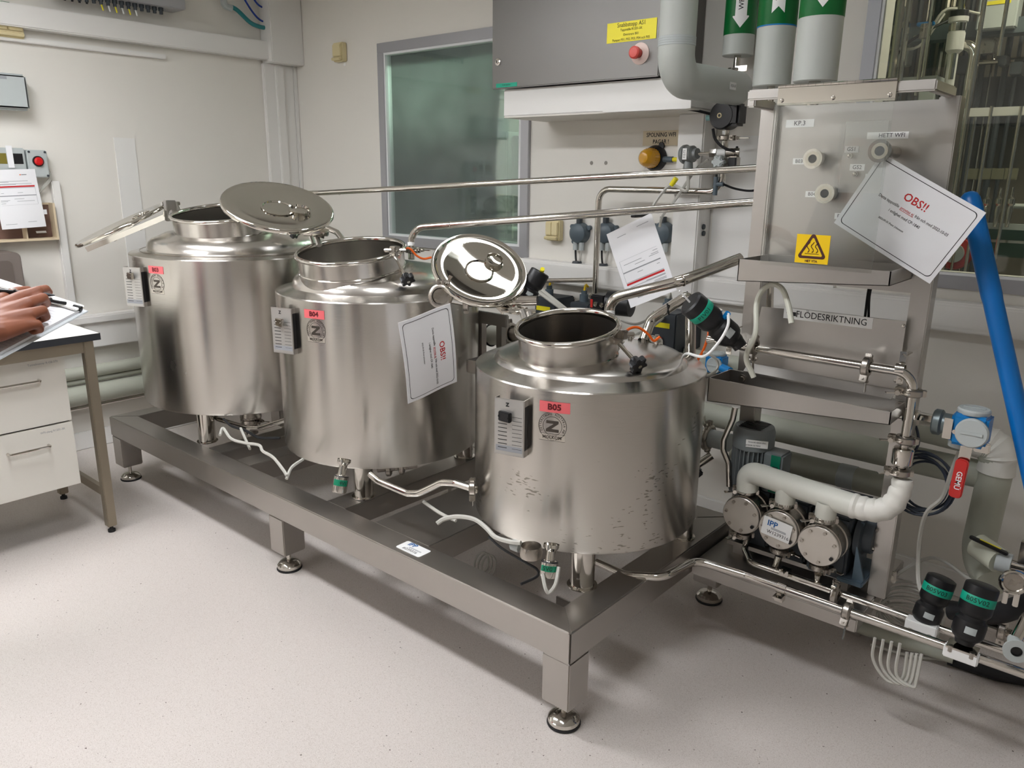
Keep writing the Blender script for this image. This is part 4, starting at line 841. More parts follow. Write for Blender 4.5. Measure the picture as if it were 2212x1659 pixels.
# lower header pipes
zf = 0.345
t = pipe('header_pipe','long polished front header pipe running from under the short vessel to the lower right', [PY(1290,1215,2.02), PY(1352,1243,1.98), PY(1432,1247,2.02), V((-1.06,2.20,zf+0.012)), V((-0.9,2.235,zf)), V((0.25,2.235,zf))], 0.0135, 0.05)
for px_ in (1690,):
    q = PY(px_,1262,2.235); q.z = zf; obj('pipe_bracket', B().lathe([(0.0137,-0.014),(0.0165,-0.014),(0.0165,0.014),(0.0137,0.014)],q,X,20).box(q+V((-0.004,-0.012,-0.026)),(0.028,0.03,0.006)).box(q+V((-0.004,0.002,-0.034)),(0.026,0.026,0.02)), POL, t)
q = V((-0.575,2.235,zf)); clamp(t, q, X, 0.014, V((0,-0.6,-0.8)), wl=0.04)
t = pipe('header_pipe','shorter rear header pipe collecting the pump inlets above the platform edge', [V((PC[0].x,2.44,0.375)),V((PC[0].x,2.42,0.340)),V((-0.93,2.35,0.335)),V((0.25,2.33,0.335))], 0.0115, 0.03)
for k in (1,2): q = PC[k]; obj('riser', B().tube([V((q.x,q.y+0.035,0.38)),V((q.x-0.004,2.36,0.345))],0.0125,14), POL, t)
q = PY(1805,1275,2.33); clamp(t, V((q.x,2.33,0.335)), X, 0.012, V((0.1,0.1,1)), wl=0.028); q = PY(1696,1235,2.335); obj('pipe_bracket', B().box(V((q.x,2.335,0.352)),(0.03,0.03,0.02)).cyl(V((q.x,2.32,0.36)),V((q.x,2.30,0.36)),0.008,n=8), POL, t)
# pipe with clamps in front of the splash plate
yq = 2.36
a1_, a2_, a3_, a4_ = PY(1548,727,yq), PY(1622,748,yq), PY(1868,793,yq), PY(1940,795,yq)
dn0 = PY(1978,822,yq); dn1 = PY(1955,955,yq-0.0); el = V((dn0.x+0.0,yq,a4_.z-0.004))
zz = (PY(1700,763,yq).z+PY(1850,789,yq).z)/2
t = pipe('transfer_pipe','polished jumper pipe with two clamps in front of the FLÖDESRIKTNING plate', [V((a1_.x-0.03,yq,zz+0.008)),V((a2_.x,yq,zz)),V((dn0.x-0.004,yq,zz)),V((dn0.x-0.004,yq,dn1.z))], 0.0138, 0.05, base=V((-0.8,yq,dn1.z-0.01)))
clamp(t, PY(1627,748,yq), X, 0.016, V((0,-0.4,-1)), wl=0.03); clamp(t, PY(1872,792,yq), X, 0.016, V((0,-0.4,-1)), wl=0.03)
for px_,py_ in ((1573,735),(1945,797)):
    q = PY(px_,py_,yq); obj('pipe_bracket', B().box(q+V((0,0.012,0.034)),(0.018,0.005,0.03)).box(q+V((0,0.012,-0.034)),(0.018,0.005,0.03)).lathe([(0.0140,-0.012),(0.0168,-0.012),(0.0168,0.012),(0.0140,0.012)],q,X,20).cyl(q+V((0,0.004,0.036)),q+V((0,0.012,0.036)),0.006,n=8).cyl(q+V((0,0.004,-0.036)),q+V((0,0.012,-0.036)),0.006,n=8).box(q+V((0,0.05,0.034)),(0.012,0.08,0.005)), POL, t, bevel=0.001)
q = PY(1975,848,yq); clamp(t, V((dn0.x-0.004,yq,q.z)), Z, 0.0145, V((-1,-0.2,0)), wl=0.028); q = PY(1958,950,yq); clamp(t, V((dn0.x-0.004,yq,q.z)), Z, 0.0145, V((-1,-0.2,0)), wl=0.026)
xx = dn0.x-0.004; zq = PY(1953,985,yq).z
t = thing('inline_strainer','small polished inline strainer can below the jumper pipe','strainer',(xx,yq,zq-0.06))
obj('can', B().lathe([(0,-0.026),(0.027,-0.026),(0.029,-0.022),(0.029,0.020),(0.026,0.024),(0.012,0.026),(0.012,0.05)],(xx,yq,zq),Z,32), POL, t); obj('stem', B().cyl((xx,yq,zq-0.075),(xx,yq,zq-0.026),0.011,n=16), POL, t); clamp(t,(xx,yq,zq-0.050),Z,0.013,V((-1,-0.3,0.2)),wl=0.024)
# silicone hose over the jumper pipe
hose('silicone_tube', [PY(1628,815,2.32),PY(1612,770,2.31),PY(1632,720,2.30),PY(1634,660,2.33),PY(1645,630,2.34),PY(1668,614,2.34),PY(1690,625,2.32),PY(1703,660,2.31),PY(1710,698,2.30)], 0.0085, SILI, 'milky silicone tube looped over the jumper pipe', 'tube', 10)
# vertical pipe stub and black cables seen between the two trays
t = pipe('panel_drop_pipe','short dark steel pipe behind the gap between the trays', [PY(1662,600,2.62),PY(1660,690,2.62)], 0.016, 0)
for k in (0,1): cable([PY(1880+6*k,606,2.56),PY(1874+4*k,640,2.56),PY(1868+8*k,690,2.56)],0.004,BLKR,'black cable hanging between the two trays, '+('left strand' if k==0 else 'right strand'))
# ================================================================ ACTUATED VALVES
def actuator(name, label, p0, p1, r, tag_txt=None, tag_at=0.28, clampm=POL, cat='valve', group=None, cap=BLACK):
    """p0 = top centre, p1 = bottom centre of the black actuator body"""
    p0, p1 = V(p0), V(p1); L = (p1-p0).length; d = (p1-p0).normalized(); t = thing(name, label, cat, p1, group)
    obj('body', B().lathe([(0,0),(0.80*r,0.0),(0.97*r,0.02*L),(r,0.06*L),(r,0.42*L),(0.97*r,0.46*L),(0.80*r,0.52*L),(0.80*r,0.56*L),(0.95*r,0.60*L),(0.98*r,0.66*L),(0.97*r,0.82*L),(0.86*r,0.88*L),(0.62*r,0.93*L),(0.55*r,L),(0,L)],p0,d,36), cap, t, ang=28)
    vd = (CAM-(p0+p1)/2); vd = (vd-d*vd.dot(d)).normalized(); sd = vd.cross(d).normalized()*-1
    if sd.dot(_R) < 0: sd = -sd
    if tag_txt:
        a0 = -1.25; tg_ = obj('tag_tape', B().lathe([(r+0.0005,tag_at*L-0.012),(r+0.0012,tag_at*L-0.011),(r+0.0012,tag_at*L+0.011),(r+0.0005,tag_at*L+0.012)],p0,d,24,-1.35,1.35,ref=vd), TEAL, t)
        up = -d; rr = sd
        text('lettering',tag_txt,(0,0,0),None,None,0.0135,INK,tg_,mapf=lambda a,b_: p0+d*(tag_at*L)+up*b_+(vd*math.cos(a/r)+rr*math.sin(a/r))*(r+0.0018))
    q = p0+d*(0.70*L)+(vd*0.9+sd*0.2).normalized()*(0.975*r)
    obj('type_plate', B().lathe([(0.985*r,0.67*L),(0.99*r,0.68*L),(0.99*r,0.78*L)],p0,d,8,-0.5,0.2,ref=vd), LGREY, t)
    return t, d, vd, sd
t,d,vd,sd = actuator('valve_actuator','black valve actuator with a teal tag tilted over the jumper pipe', PD(1490,652,2.36), PD(1592,738,2.42), 0.042, 'P1V01', 0.22)
obj('sight_pin', B().tube([PD(1468,628,2.34),PD(1492,655,2.36)],0.003,6), WHITE, t); obj('air_fitting', B().cyl(PD(1556,668,2.37),PD(1550,680,2.38),0.009,n=8), CAST, t); obj('air_fitting', B().cyl(PD(1573,676,2.36),PD(1562,690,2.38),0.009,n=10), BLUEM, t)
obj('yoke', B().cyl(PD(1590,736,2.42),PD(1600,750,2.42),0.022,n=12), BLACK, t)
hose('air_line', [PD(1573,678,2.36),PD(1572,705,2.33),PD(1552,740,2.33),PD(1520,770,2.36),PD(1480,765,2.55),PD(1470,800,2.65)],0.0045,WHITE,'thin white air line dropping from the tilted valve actuator','hose')
def floor_valve(label, top, bot, r, txt, zpipe, ypipe):
    t,d,vd,sd = actuator('valve_actuator', label, top, bot, r, txt, 0.24, group='black valves on the header pipes')
    q = V(bot)+d*0.02; 
    obj('valve_plate', B().box((bot[0],bot[1]-0.005,bot[2]-0.010),(0.075,0.05,0.006)), POL, t, bevel=0.001)
    obj('valve_block', B().box((bot[0],ypipe-0.012,zpipe),(0.085,0.035,0.032)), WHITE, t, bevel=0.003)
    for s in (-1,1): obj('bolt', B().cyl((bot[0]+0.026*s,bot[1]-0.025,bot[2]-0.004),(bot[0]+0.026*s,bot[1]-0.025,bot[2]-0.022),0.007,n=8), CAST, t)
    return t
b3 = PY(1993,1352,2.33); b2_ = PY(2082,1390,2.235)
tp3 = PY(2036,1247,2.37); tp2 = PY(2124,1262,2.28)
floor_valve('black valve actuator with teal B05V03 tag on the rear header pipe', tp3, b3, 0.040, 'B05V03', 0.335, 2.33)
floor_valve('black valve actuator with teal B05V02 tag on the front header pipe', tp2, b2_, 0.042, 'B05V02', zf, 2.235)
# valve peeping out behind the tipped lid
t,d,vd,sd = actuator('valve_actuator','black valve with a yellow pin behind the tipped lid of the short vessel', PD(1168,586,2.78), PD(1132,650,2.80), 0.036)
obj('yellow_pin', B().cyl(PD(1172,581,2.75),PD(1170,588,2.77),0.008,n=10), YEL, t); obj('mount', B().tube([PD(1136,640,2.80),PD(1118,655,2.80)],0.012,10), CAST, t)
# ================================================================ FLOW METERS, BALL VALVE, WALL PIPES AT THE RIGHT
def flow_meter(c, s, label, full=True):
    t = thing('flow_meter', label, 'flow meter', c-Z*s*0.55, 'blue flow meters')
    obj('housing', B().box(c,(s,s*0.95,s)), BLUEM, t, bevel=s*0.10, seg=3)
    for (ax, o) in ((Z, c+Z*s*0.48),(-Y, c-Y*s*0.46+X*s*0.12)):
        cp = obj('cap', B().lathe([(s*0.44,0),(s*0.46,s*0.03),(s*0.46,s*0.12),(s*0.42,s*0.17),(0,s*0.18)],o,ax,36), LGREY, t)
        a = V(ax); u, w_ = perp(a); obj('cap_bar', B().box(o+a*s*0.19,(s*0.62,s*0.10,s*0.04),M((X, a.cross(X), a)).transposed()), LGREY, cp, bevel=0.001)
    obj('yellow_sticker', B().box(c+V((-0.005,-s*0.1,s*0.502)),(s*0.5,s*0.2,0.001)), YEL, t)
    return t
c = PY(2098,925,2.45); t = flow_meter(c, 0.092, 'blue flow meter with grey caps right of the panel')
obj('flange', B().lathe([(0.034,0),(0.038,0.004),(0.038,0.02),(0.034,0.024),(0.03,0.026),(0.03,0.05)],c-X*0.098,X,32), mat('grey_flange',(120,130,132),0.4,0.6), t)
obj('union_nut', B().lathe([(0.014,-0.03),(0.016,-0.03),(0.024,-0.02),(0.024,0.012),(0.018,0.018),(0.018,0.05)],c-X*0.15,X,6), POL, t); obj('nozzle', B().cyl(c-X*0.205,c-X*0.14,0.013,n=16), POL, t)
obj('clip', B().box(c+V((-0.05,-0.049,0)),(0.022,0.003,0.06)).cyl(c+V((-0.03,-0.05,-0.004)),c+V((-0.03,-0.056,-0.004)),0.007,n=8), POL, t)
c = PY(1548,785,2.98); t = flow_meter(c, 0.075, 'small blue flow meter behind the short vessel'); obj('mounting_neck', B().cyl(c-Z*0.03,V((c.x,3.05,0.84)),0.02,n=14), LGREY, t)
obj('spigot', B().cyl(c+V((0.03,-0.03,-0.005)),c+V((0.085,-0.05,-0.012)),0.018,n=16), BLUEM, t)
# ball valve
o = PY(2092,948,2.42); t = thing('ball_valve','ball valve with a long red lever below the flow meter','ball valve',o-Z*0.2)
obj('valve_body', B().lathe([(0.020,-0.02),(0.026,-0.016),(0.026,0.016),(0.020,0.02)],PY(2070,952,2.47),Z,24), LGREY, t)
d = (PY(2066,1062,2.42)-o).normalized(); u = d.cross(-Y).normalized(); R_ = M((u,d,u.cross(d))).transposed()
obj('lever_plate', B().box(o+d*0.035,(0.030,0.09,0.004),R_).lathe([(0.020,-0.004),(0.020,0.004)],o,Y,20), POL, t, bevel=0.001); obj('pivot_bolt', B().cyl(o-Y*0.016,o+Y*0.03,0.012,n=6), CAST, t)
lv = obj('red_grip', B().prism(rrect(0.034,0.118,0.012),o+d*0.118-Y*0.005,u,d,-0.012 if u.cross(d).y>0 else 0.012), RED, t, bevel=0.003)
text('lettering','GEMÜ',o+d*0.122-Y*0.0185,d,X if d.cross(X).y<0 else -X,0.015,WHITE,lv,bold=0.02)
obj('stop_tab', B().box(o+V((0.035,0.01,-0.02)),(0.04,0.012,0.03)), POL, t, bevel=0.003)
cable([PY(2072,975,2.5),PY(2055,1020,2.5),PY(2035,1075,2.5),PY(2000,1110,2.5),PY(1985,1180,2.5),PY(1985,1260,2.45),PY(2000,1290,2.42)],0.0065,CABLEW,'thick grey cable dropping from the flow meter to the floor valves')
# big insulated pipes
zA, zB_ = 0.59, 0.44
t = pipe('insulated_pipe','upper grey insulated pipe behind the pumps joining the upright pipe', [V((-1.72,2.85,0.655)),V((-0.36,2.85,0.655))], 0.047, 0, INSUL, n=24)
t = pipe('insulated_pipe','lower grey insulated pipe behind the pumps ending at the panel post', [V((-1.25,2.86,0.53)),V((-0.60,2.86,0.53))], 0.044, 0, INSUL, n=24)
obj('end_collar', B().lathe([(0.0442,-0.03),(0.046,-0.028),(0.046,0.03),(0.0442,0.03)],(-0.80,2.86,0.53),X,24), LGREY, t)
b_ = PY(2162,965,2.82); c_ = PY(2105,1185,2.80); q9 = PY(2165,1212,2.66)
t = pipe('insulated_pipe','thick grey upright insulated pipe with a taped elbow at the right edge', [V((-0.62,2.84,b_.z+0.01)),V((b_.x,2.83,b_.z)),V((b_.x-0.012,2.82,c_.z-0.03)),V((b_.x+0.06,2.70,c_.z-0.06))], 0.050, 0.075, INSUL, n=24)
tw = fillet([V((b_.x-0.09,2.832,b_.z+0.001)),V((b_.x,2.83,b_.z)),V((b_.x-0.003,2.829,b_.z-0.09))],0.075,10); obj('tape_wrap', B().tube(tw,[0.054+0.003*math.sin(i*2.7) for i in range(len(tw))],24), TAPE, t)
t = pipe('insulated_pipe','grey insulated pipe stub level with the tray behind the vessel', [V((-2.3,3.12,0.80)),V((-0.95,3.12,0.80))], 0.05, 0, INSUL, n=20)
# blue pole leaning
top = PY(2092,414,2.56); 
foot = None
for k in range(400):
    yy_ = 1200+k*3; xx_ = 2092+(yy_-414)*0.2235; p = PZ(xx_,yy_,0)
    if p.y < 2.35: foot = p; break
d = (foot-top).normalized()
t = thing('broom_handle','bright blue pole leaning against the right side of the panel','pole',foot)
obj('shaft', B().lathe([(0,0),(0.012,0.002),(0.021,0.009),(0.026,0.022),(0.0275,0.045),(0.0270,0.30),(0.0255,0.32),(0.0255,(foot-top).length-0.05)],top,d,28), BLUE, t)
obj('end_cap', B().cyl(foot-d*0.06,foot-d*0.03,0.028,n=20), BLACK, t)
# cable coil (dark blue) hung on the panel
cc = PY(1990,1040,2.56); t = thing('cable_coil','dark blue grey cable coil hanging beside the panel post','cable coil',cc-Z*0.11)
for k in range(5):
    rr = 0.098-0.006*k; obj('cable_loop', B().tube([cc+V((rr*0.95*math.cos(a)+0.012*math.sin(k*2),0.010*k-0.02,rr*1.06*math.sin(a)-0.004*k)) for a in [2*math.pi*i/32 for i in range(33)]],0.0042,6), CABLEB, t)
obj('tie_strap', B().tube([cc+V((-0.03,-0.03,0.10)),cc+V((-0.045,-0.035,0.0)),cc+V((-0.055,-0.03,-0.10))],0.004,6), BLKR, t)
obj('cable_tail', B().tube(smooth([cc+V((-0.06,-0.02,0.06)),cc+V((-0.075,-0.02,0.13)),cc+V((-0.045,-0.02,0.19)),cc+V((-0.02,-0.02,0.13)),cc+V((-0.035,-0.02,0.08))]),0.0042,6), CABLEB, t)
# grey coil on the floor
cc = PZ(1968,1330,0.10); t = thing('cable_coil','light grey cable coil lying on the floor behind the header pipes','cable coil',(cc.x,cc.y,0.02))
for k in range(9):
    ph = random.uniform(-0.25,0.25); obj('cable_loop', B().tube([cc+V((0.10*math.cos(a),0.055*math.sin(a)+0.012*k-0.05,0.045*math.sin(a+ph)+0.008*k-0.03)) for a in [2*math.pi*i/28 for i in range(29)]],0.0045,6), CABLEW, t)
for k in range(4):
    s = PY(1890+18*k,1378+4*k,2.22); obj('hanging_loop', B().tube(smooth([s,s+V((0.004,0,-0.07-0.01*k)),s+V((0.05,0,-0.12)),s+V((0.085-0.01*k,0.01,-0.10)),s+V((0.085-0.01*k,0.02,-0.02))]),0.0048,6), CABLEW, t)
# ================================================================ BACK WALL, CENTRE
YC = 2.90
t = thing('control_cabinet','large brushed steel control cabinet with a yellow sign and emergency stop','cabinet',(-2.17,3.08,1.984))
cxl, cxr = -2.622, -1.724
obj('body', B().bb(cxl+0.004,cxr-0.004,YC+0.022,YB-0.004,1.992,2.745), CAB, t, bevel=0.003); obj('door', B().bb(cxl,cxr,YC,YC+0.02,1.984,2.745), CAB, t, bevel=0.004)
q = PY(1076,134,YC); obj('lock', B().lathe([(0.016,0),(0.016,0.004),(0.009,0.006),(0.009,0.010),(0,0.011)],q,-Y,20), POL, t); obj('lock_slot', B().box(q-Y*0.011,(0.004,0.002,0.012)), BLACK, t)
a_, c_ = PY(1311,96,YC), PY(1420,38,YC)
sg = obj('yellow_sign', B().bb(a_.x,c_.x,YC-0.002,YC-0.0005,a_.z+0.002,PY(1311,52,YC).z), YEL, t); mx = (a_.x+c_.x)/2; mz_ = (a_.z+PY(1311,52,YC).z)/2
for i,(s_,h_) in enumerate((('Snabbstopp AS1',0.0165),('Tappställe R1201-5K',0.0098),('Omrörare B01',0.0098),('Pumpar P01, P02, P03, P04 och P05',0.0098))): text('lettering',s_,(mx,YC-0.0022,mz_+0.027-0.0185*i),X,Z,h_,INK,sg,squeeze=0.92)
q = PY(1383,116,YC); es = obj('stop_collar', B().lathe([(0.042,0),(0.042,0.003),(0.030,0.010),(0.018,0.012)],q,-Y,36), mat('pale_collar',(230,206,196),0.4), t); obj('stop_button', B().lathe([(0.016,0.010),(0.016,0.03),(0.024,0.034),(0.024,0.048),(0.018,0.053),(0,0.054)],q,-Y,32), REDB, es)
a_, c_ = PY(1072,186,YC), PY(1117,184,YC); gl = obj('tag_tape', B().bb(a_.x,c_.x,YC-0.0012,YC-0.0003,a_.z-0.008,a_.z+0.010), TEAL, t); text('lettering','P-1601-E8150-3',((a_.x+c_.x)/2,YC-0.0015,a_.z+0.001),X,Z,0.007,INK,gl,squeeze=0.8)
# white box under the cabinet
t = thing('cable_duct_box','white duct box under the steel control cabinet','duct',(-2.09,3.1,1.856))
e_ = PY(1493,215,2.935).x
obj('body', B().bb(-2.578,e_,2.935,YB-0.002,1.862,1.982), TRIM, t, bevel=0.004); obj('cover_lip', B().bb(PY(1302,240,2.93).x,e_+0.003,2.930,2.935,1.858,1.895), TRIM, t, bevel=0.001); obj('bottom_fold', B().bb(-2.578,e_,2.94,YB-0.002,1.856,1.862), WALL, t)
# grey exhaust duct coming down and into the wall
xd = -1.45; q0 = PX(1465,50,xd); ze = PX(1465,172,xd).z; pth = [V((xd,q0.y,2.74)),V((xd,q0.y,ze)),V((xd,3.04,ze+0.01))]
t = thing('exhaust_duct','fat light grey duct bending from the ceiling into the wall by the cabinet','duct',V((xd,q0.y,ze-0.07)))
DUCT = mat('pale_grey_duct',(186,190,184),0.4,var=0.03)
obj('duct', B().tube(pth,0.063,32,0.085,12), DUCT, t)
for k in range(4): obj('tape_ring', B().lathe([(0.0633,-0.004),(0.0645,-0.003),(0.0645,0.003),(0.0633,0.004)],(xd,q0.y,PX(1465,84+5*k,xd).z),Z,32), LGREY, t)
obj('end_seal', B().lathe([(0.060,0),(0.060,0.01),(0,0.012)],V((xd,3.04,ze+0.01)),Y,32), DUCT, t)
a_ = PX(1588,187,xd+0.063); lb = obj('label_tape', B().box(V((xd+0.0640,a_.y-0.02,a_.z)),(0.0016,0.05,0.026)), WHITE, t); text('lettering','R1201-5K',V((xd+0.0650,a_.y-0.02,a_.z)),Y,Z,0.010,INK,lb,squeeze=0.7)
# three insulated supply pipes with green flow bands
def supply(label, c, r, ztop, zbot, zg, arrow, txt='WFI', bl=False):
    t = thing('supply_pipe', label, 'pipe', (c[0],c[1],zbot-0.1), 'green banded supply pipes'); c = V((c[0],c[1],0))
    obj('insulation', B().lathe([(0.012,zbot+0.004),(r-0.004,zbot),(r,zbot+0.003),(r,ztop)],c,Z,40), DUCT, t)
    gb = obj('green_band', B().lathe([(r+0.0006,zg),(r+0.0012,zg+0.002),(r+0.0012,ztop-0.004)],c,Z,40), GREEN, t)
    if bl: obj('blue_edge', B().lathe([(r+0.0007,zg-0.004),(r+0.0013,zg-0.003),(r+0.0013,zg)],c,Z,40), BLUEM, t)
    vd = CAM-c; vd.z = 0; vd.normalize(); sd = Z.cross(vd)
    def mp(a, b_, off=0.0022): return c+Z*b_+(vd*math.cos(a/r)+sd*math.sin(a/r))*(r+off)
    w_ = 0.02
    hw = w_*1.55 if arrow == 'down' else w_; vs = []; fs = []; K = 14
    for i in range(K+1):
        a = -hw+2*hw*i/K; aa = abs(a)
        if arrow == 'down': lo = zg+0.020+aa/hw*0.040; hi = ztop-0.01 if aa <= w_*0.95 else zg+0.064
        else: lo = zg+0.032+(1-aa/hw)*0.020; hi = ztop-0.01
        vs += [mp(a, lo), mp(a, hi)]
    fs = [(2*i,2*i+2,2*i+3,2*i+1) for i in range(K)]
    if False: poly = [(-w_,ztop-0.01),(w_,ztop-0.01),(w_,zg+0.07),(w_*1.55,zg+0.065),(0,zg+0.022),(-w_*1.55,zg+0.065),(-w_,zg+0.07)]; f_ = [(0,6,2,1),(3,5,4)]; f_ = [(0,6,2,1),(5,4,3)]
    ar = obj('arrow', B().add(vs,fs), WHITE, gb)
    text('lettering',txt,(0,0,0),None,None,0.019,INK,ar,mapf=lambda a,b_: mp(-b_,zg+(0.108 if arrow=='down' else 0.092)+a,0.003),bold=0.01)
    return t
d1 = PY(1595,100,3.16); d2 = PD(1674,100,2.62); d3 = PD(1768,100,2.38)
zz1, zz2, zz3 = PY(1590,122,3.16).z, PD(1668,186,2.62).z, PD(1765,176,2.38).z
t = supply('leftmost green banded supply pipe with a downward white arrow', d1, 0.061, 2.745, zz1, PY(1590,78,3.16).z, 'down')
obj('drop_stub', B().cyl((d1.x,d1.y,zz1-0.06),(d1.x,d1.y,zz1+0.004),0.014,n=14), POL, t)
t = supply('middle green banded supply pipe with an upward arrow tail and blue edge', d2, 0.063, 2.745, zz2, PD(1670,60,2.62).z, 'up', bl=True)
obj('drop_stub', B().cyl((d2.x,d2.y,1.70),(d2.x,d2.y,zz2+0.004),0.013,n=14), POL, t); obj('stub_tag', B().box((d2.x,d2.y-0.016,zz2-0.03),(0.02,0.003,0.018)), WHITE, t)
t = supply('rightmost green banded supply pipe with a downward white arrow', d3, 0.065, 2.745, zz3, PD(1765,43,2.38).z, 'down')
obj('drop_stub', B().cyl((d3.x,d3.y,1.70),(d3.x,d3.y,zz3+0.004),0.018,n=14), POL, t)
# water pipe dropping beside the pilaster, turning left and down
yw = 3.12; p1_ = PY(1580,140,yw); p2_ = PY(1572,385,yw); 
zt0 = PY(1570,415,yw).z; xw = p1_.x; x3 = PY(1293,440,yw).x; 
t = pipe('water_pipe','steel water pipe dropping by the pilaster then running left and down', [V((xw,d1.y,zz1-0.055)),V((xw,yw,1.95)),V((xw,yw,zt0)),V((x3,yw,zt0)),V((x3,yw,0.98))], 0.0145, 0.06)
obj('pipe_clip', B().ring(V((xw,d1.y-0.02,PY(1585,148,yw).z)),Z,0.019,0.005,20,6).box(V((xw+0.035,d1.y-0.02,PY(1585,148,yw).z)),(0.05,0.008,0.022)), POL, t)
clamp(t, V((xw,yw,PY(1578,298,yw).z)), Z, 0.017, V((1,-0.3,0)), wl=0.04); obj('white_marker', B().cyl((xw,yw,PY(1578,290,yw).z),(xw,yw,PY(1578,282,yw).z),0.0155,n=16), WHITE, t)
obj('branch', B().tube([V((x3,yw,PY(1290,605,yw).z)),V((x3-0.35,yw-0.02,PY(1290,605,yw).z-0.035))],0.0115,12), POL, t); clamp(t,V((x3,yw,PY(1290,640,yw).z)),Z,0.0155,None); 
# black round actuator on it
q = PY(1562,250,3.06); t = thing('round_actuator','black round actuator on the water pipe under the duct','valve',q-Z*0.06)
obj('body', B().lathe([(0,-0.02),(0.048,-0.02),(0.054,-0.012),(0.054,0.06),(0.046,0.07),(0,0.07)],q+Y*0.0,Y,36), BLACK, t); obj('side_cap', B().bb(q.x+0.01,q.x+0.075,q.y-0.018,q.y+0.06,q.z-0.04,q.z+0.045), BLACK, t, bevel=0.010)
obj('centre_screw', B().ring(q-Y*0.021-X*0.006,Y,0.008,0.0025,16,6), CREAM, t); obj('side_plug', B().cyl(q+V((-0.072,0.0,-0.006)),q+V((-0.05,0.0,-0.006)),0.011,n=12), mat('pale_teal',(150,196,196),0.4), t)
obj('bracket', B().tube([q+V((0.0,0.05,-0.05)),V((xw,yw,q.z-0.09))],0.010,8), POL, t)
cable([PY(1540,278,3.08),PY(1545,300,3.08),PY(1562,318,3.08),PY(1590,328,3.10),PY(1592,318,3.12)],0.006,BLKR,'black cable curling from the round actuator to the water pipe')
cable([PY(1465,233,2.98),PY(1500,238,3.0),PY(1535,246,3.05)],0.006,BLKR,'black cable from the duct box to the round actuator')
# hand valve cluster
q = PY(1556,350,3.08); t = thing('hand_valve','small steel diaphragm valve with a silver knob on the water pipe','valve',q-Z*0.03)
kb = B(); star_knob(kb,q+Y*0.0,-Y,0.030,0.03); obj('knob', kb, LGREY, t, bevel=0.004); obj('valve_body', B().box(q+V((0.035,0.03,0)),(0.06,0.04,0.045)), CAST, t, bevel=0.004); obj('side_block', B().box(q+V((0.05,0.005,0.0)),(0.036,0.012,0.036)), BLACK, t, bevel=0.003)
# temperature head
q = PY(1490,333,3.07); t = thing('temperature_head','grey sensor head with a white tag and steel probe by the pilaster','sensor',q-Z*0.07)
obj('head', B().lathe([(0,-0.035),(0.036,-0.034),(0.040,-0.026),(0.040,-0.016),(0.034,-0.012),(0.034,0.018),(0.022,0.026),(0.022,0.04),(0,0.04)],q,V((0.98,-0.15,0.05)),32), BGREY if False else mat('grey_head',(140,144,144),0.4,0.4), t); obj('neck', B().lathe([(0.015,0),(0.022,0.02),(0.018,0.06),(0.014,0.075)],q-Z*0.085+V((-0.004,0,0)),Z,16), MATS['grey_head'], t)
obj('probe', B().tube([q+X*0.04,q+V((0.17,0.03,0.006))],0.007,10).cyl(q+V((0.085,0.012,0.003)),q+V((0.112,0.018,0.004)),0.018,n=6), POL, t); obj('union', B().cyl(q+V((0.115,0.02,0.004)),q+V((0.15,0.026,0.005)),0.016,n=16), WHITE, t); obj('clamp', B().cyl(q+V((0.15,0.026,0.005)),q+V((0.20,0.045,0.006)),0.018,n=16), CAST, t)
lb = obj('tag', B().box(q+V((-0.004,-0.037,0.0)),(0.02,0.002,0.045)), WHITE, t); text('lettering','F12-T1',q+V((-0.004,-0.0385,0)),Z,-X,0.010,INK,lb,squeeze=0.8)
cable([q-Z*0.085,q+V((-0.004,0,-0.15)),PY(1450,400,3.06),PY(1420,430,3.02),PY(1398,470,2.98)],0.007,CABLEW,'grey cable with a yellow marker falling from the sensor head')
a_ = PY(1456,392,3.06); obj('cable_marker', B().cyl(a_-V((0.012,0,0.016)),a_+V((0.010,0,0.014)),0.011,n=10), YEL, label='yellow and black cable marker below the sensor head', cat='cable marker')
cable([PY(1530,345,3.1),PY(1500,370,3.1),PY(1460,430,3.08),PY(1432,465,3.05),PY(1425,490,3.05)],0.006,CABLEW,'grey cable running from the hand valve behind the hung form')
t = thing('sensor_plug','small grey plug connector under the hand valve with a black lead','connector',PY(1546,415,3.1))
q = PY(1546,398,3.1); obj('plug', B().cyl(q+Z*0.03,q-Z*0.045,0.010,n=12).cyl(q,q+X*0.035,0.009,n=10), BGREY, t); obj('lead', B().tube(smooth([q+X*0.035,PY(1590,408,3.14),PY(1625,412,3.16),PY(1660,402,3.16)]),0.005,6), BLKR, t); obj('upper_lead', B().tube([q+Z*0.03,q+Z*0.085],0.005,6), BLKR, t)
# beacon and sign
q = PY(1417,342,YB-0.001); t = thing('warning_beacon','amber dome warning beacon on a black base below the SPOLNING sign','beacon',q-Z*0.07)
obj('base', B().lathe([(0,0),(0.058,0),(0.058,0.012),(0.050,0.03),(0.046,0.034)],q,-Y,36), BLACK, t); obj('base_lug', B().cyl(q+V((0.03,0,0.055)),q+V((0.03,-0.012,0.055)),0.014,n=14), BLACK, t)
obj('lens', B().lathe([(0.043,0.034),(0.042,0.075),(0.035,0.098),(0.022,0.112),(0,0.116)],q,-Y,36), AMBER, t)
for k in range(24):
    a = 2*math.pi*k/24; e1 = V((math.cos(a),0,math.sin(a))); obj('lens_rib', B().tube([q+e1*0.0435-Y*0.036,q+e1*0.0425-Y*0.074],0.0018,5), AMBER, t)
obj('gland', B().cyl(q+V((0.052,-0.02,-0.005)),q+V((0.10,-0.02,-0.006)),0.013,n=12), BGREY, t); obj('yellow_marker', B().cyl(q+V((0.10,-0.02,-0.006)),q+V((0.125,-0.02,-0.006)),0.010,n=10), YEL, t)
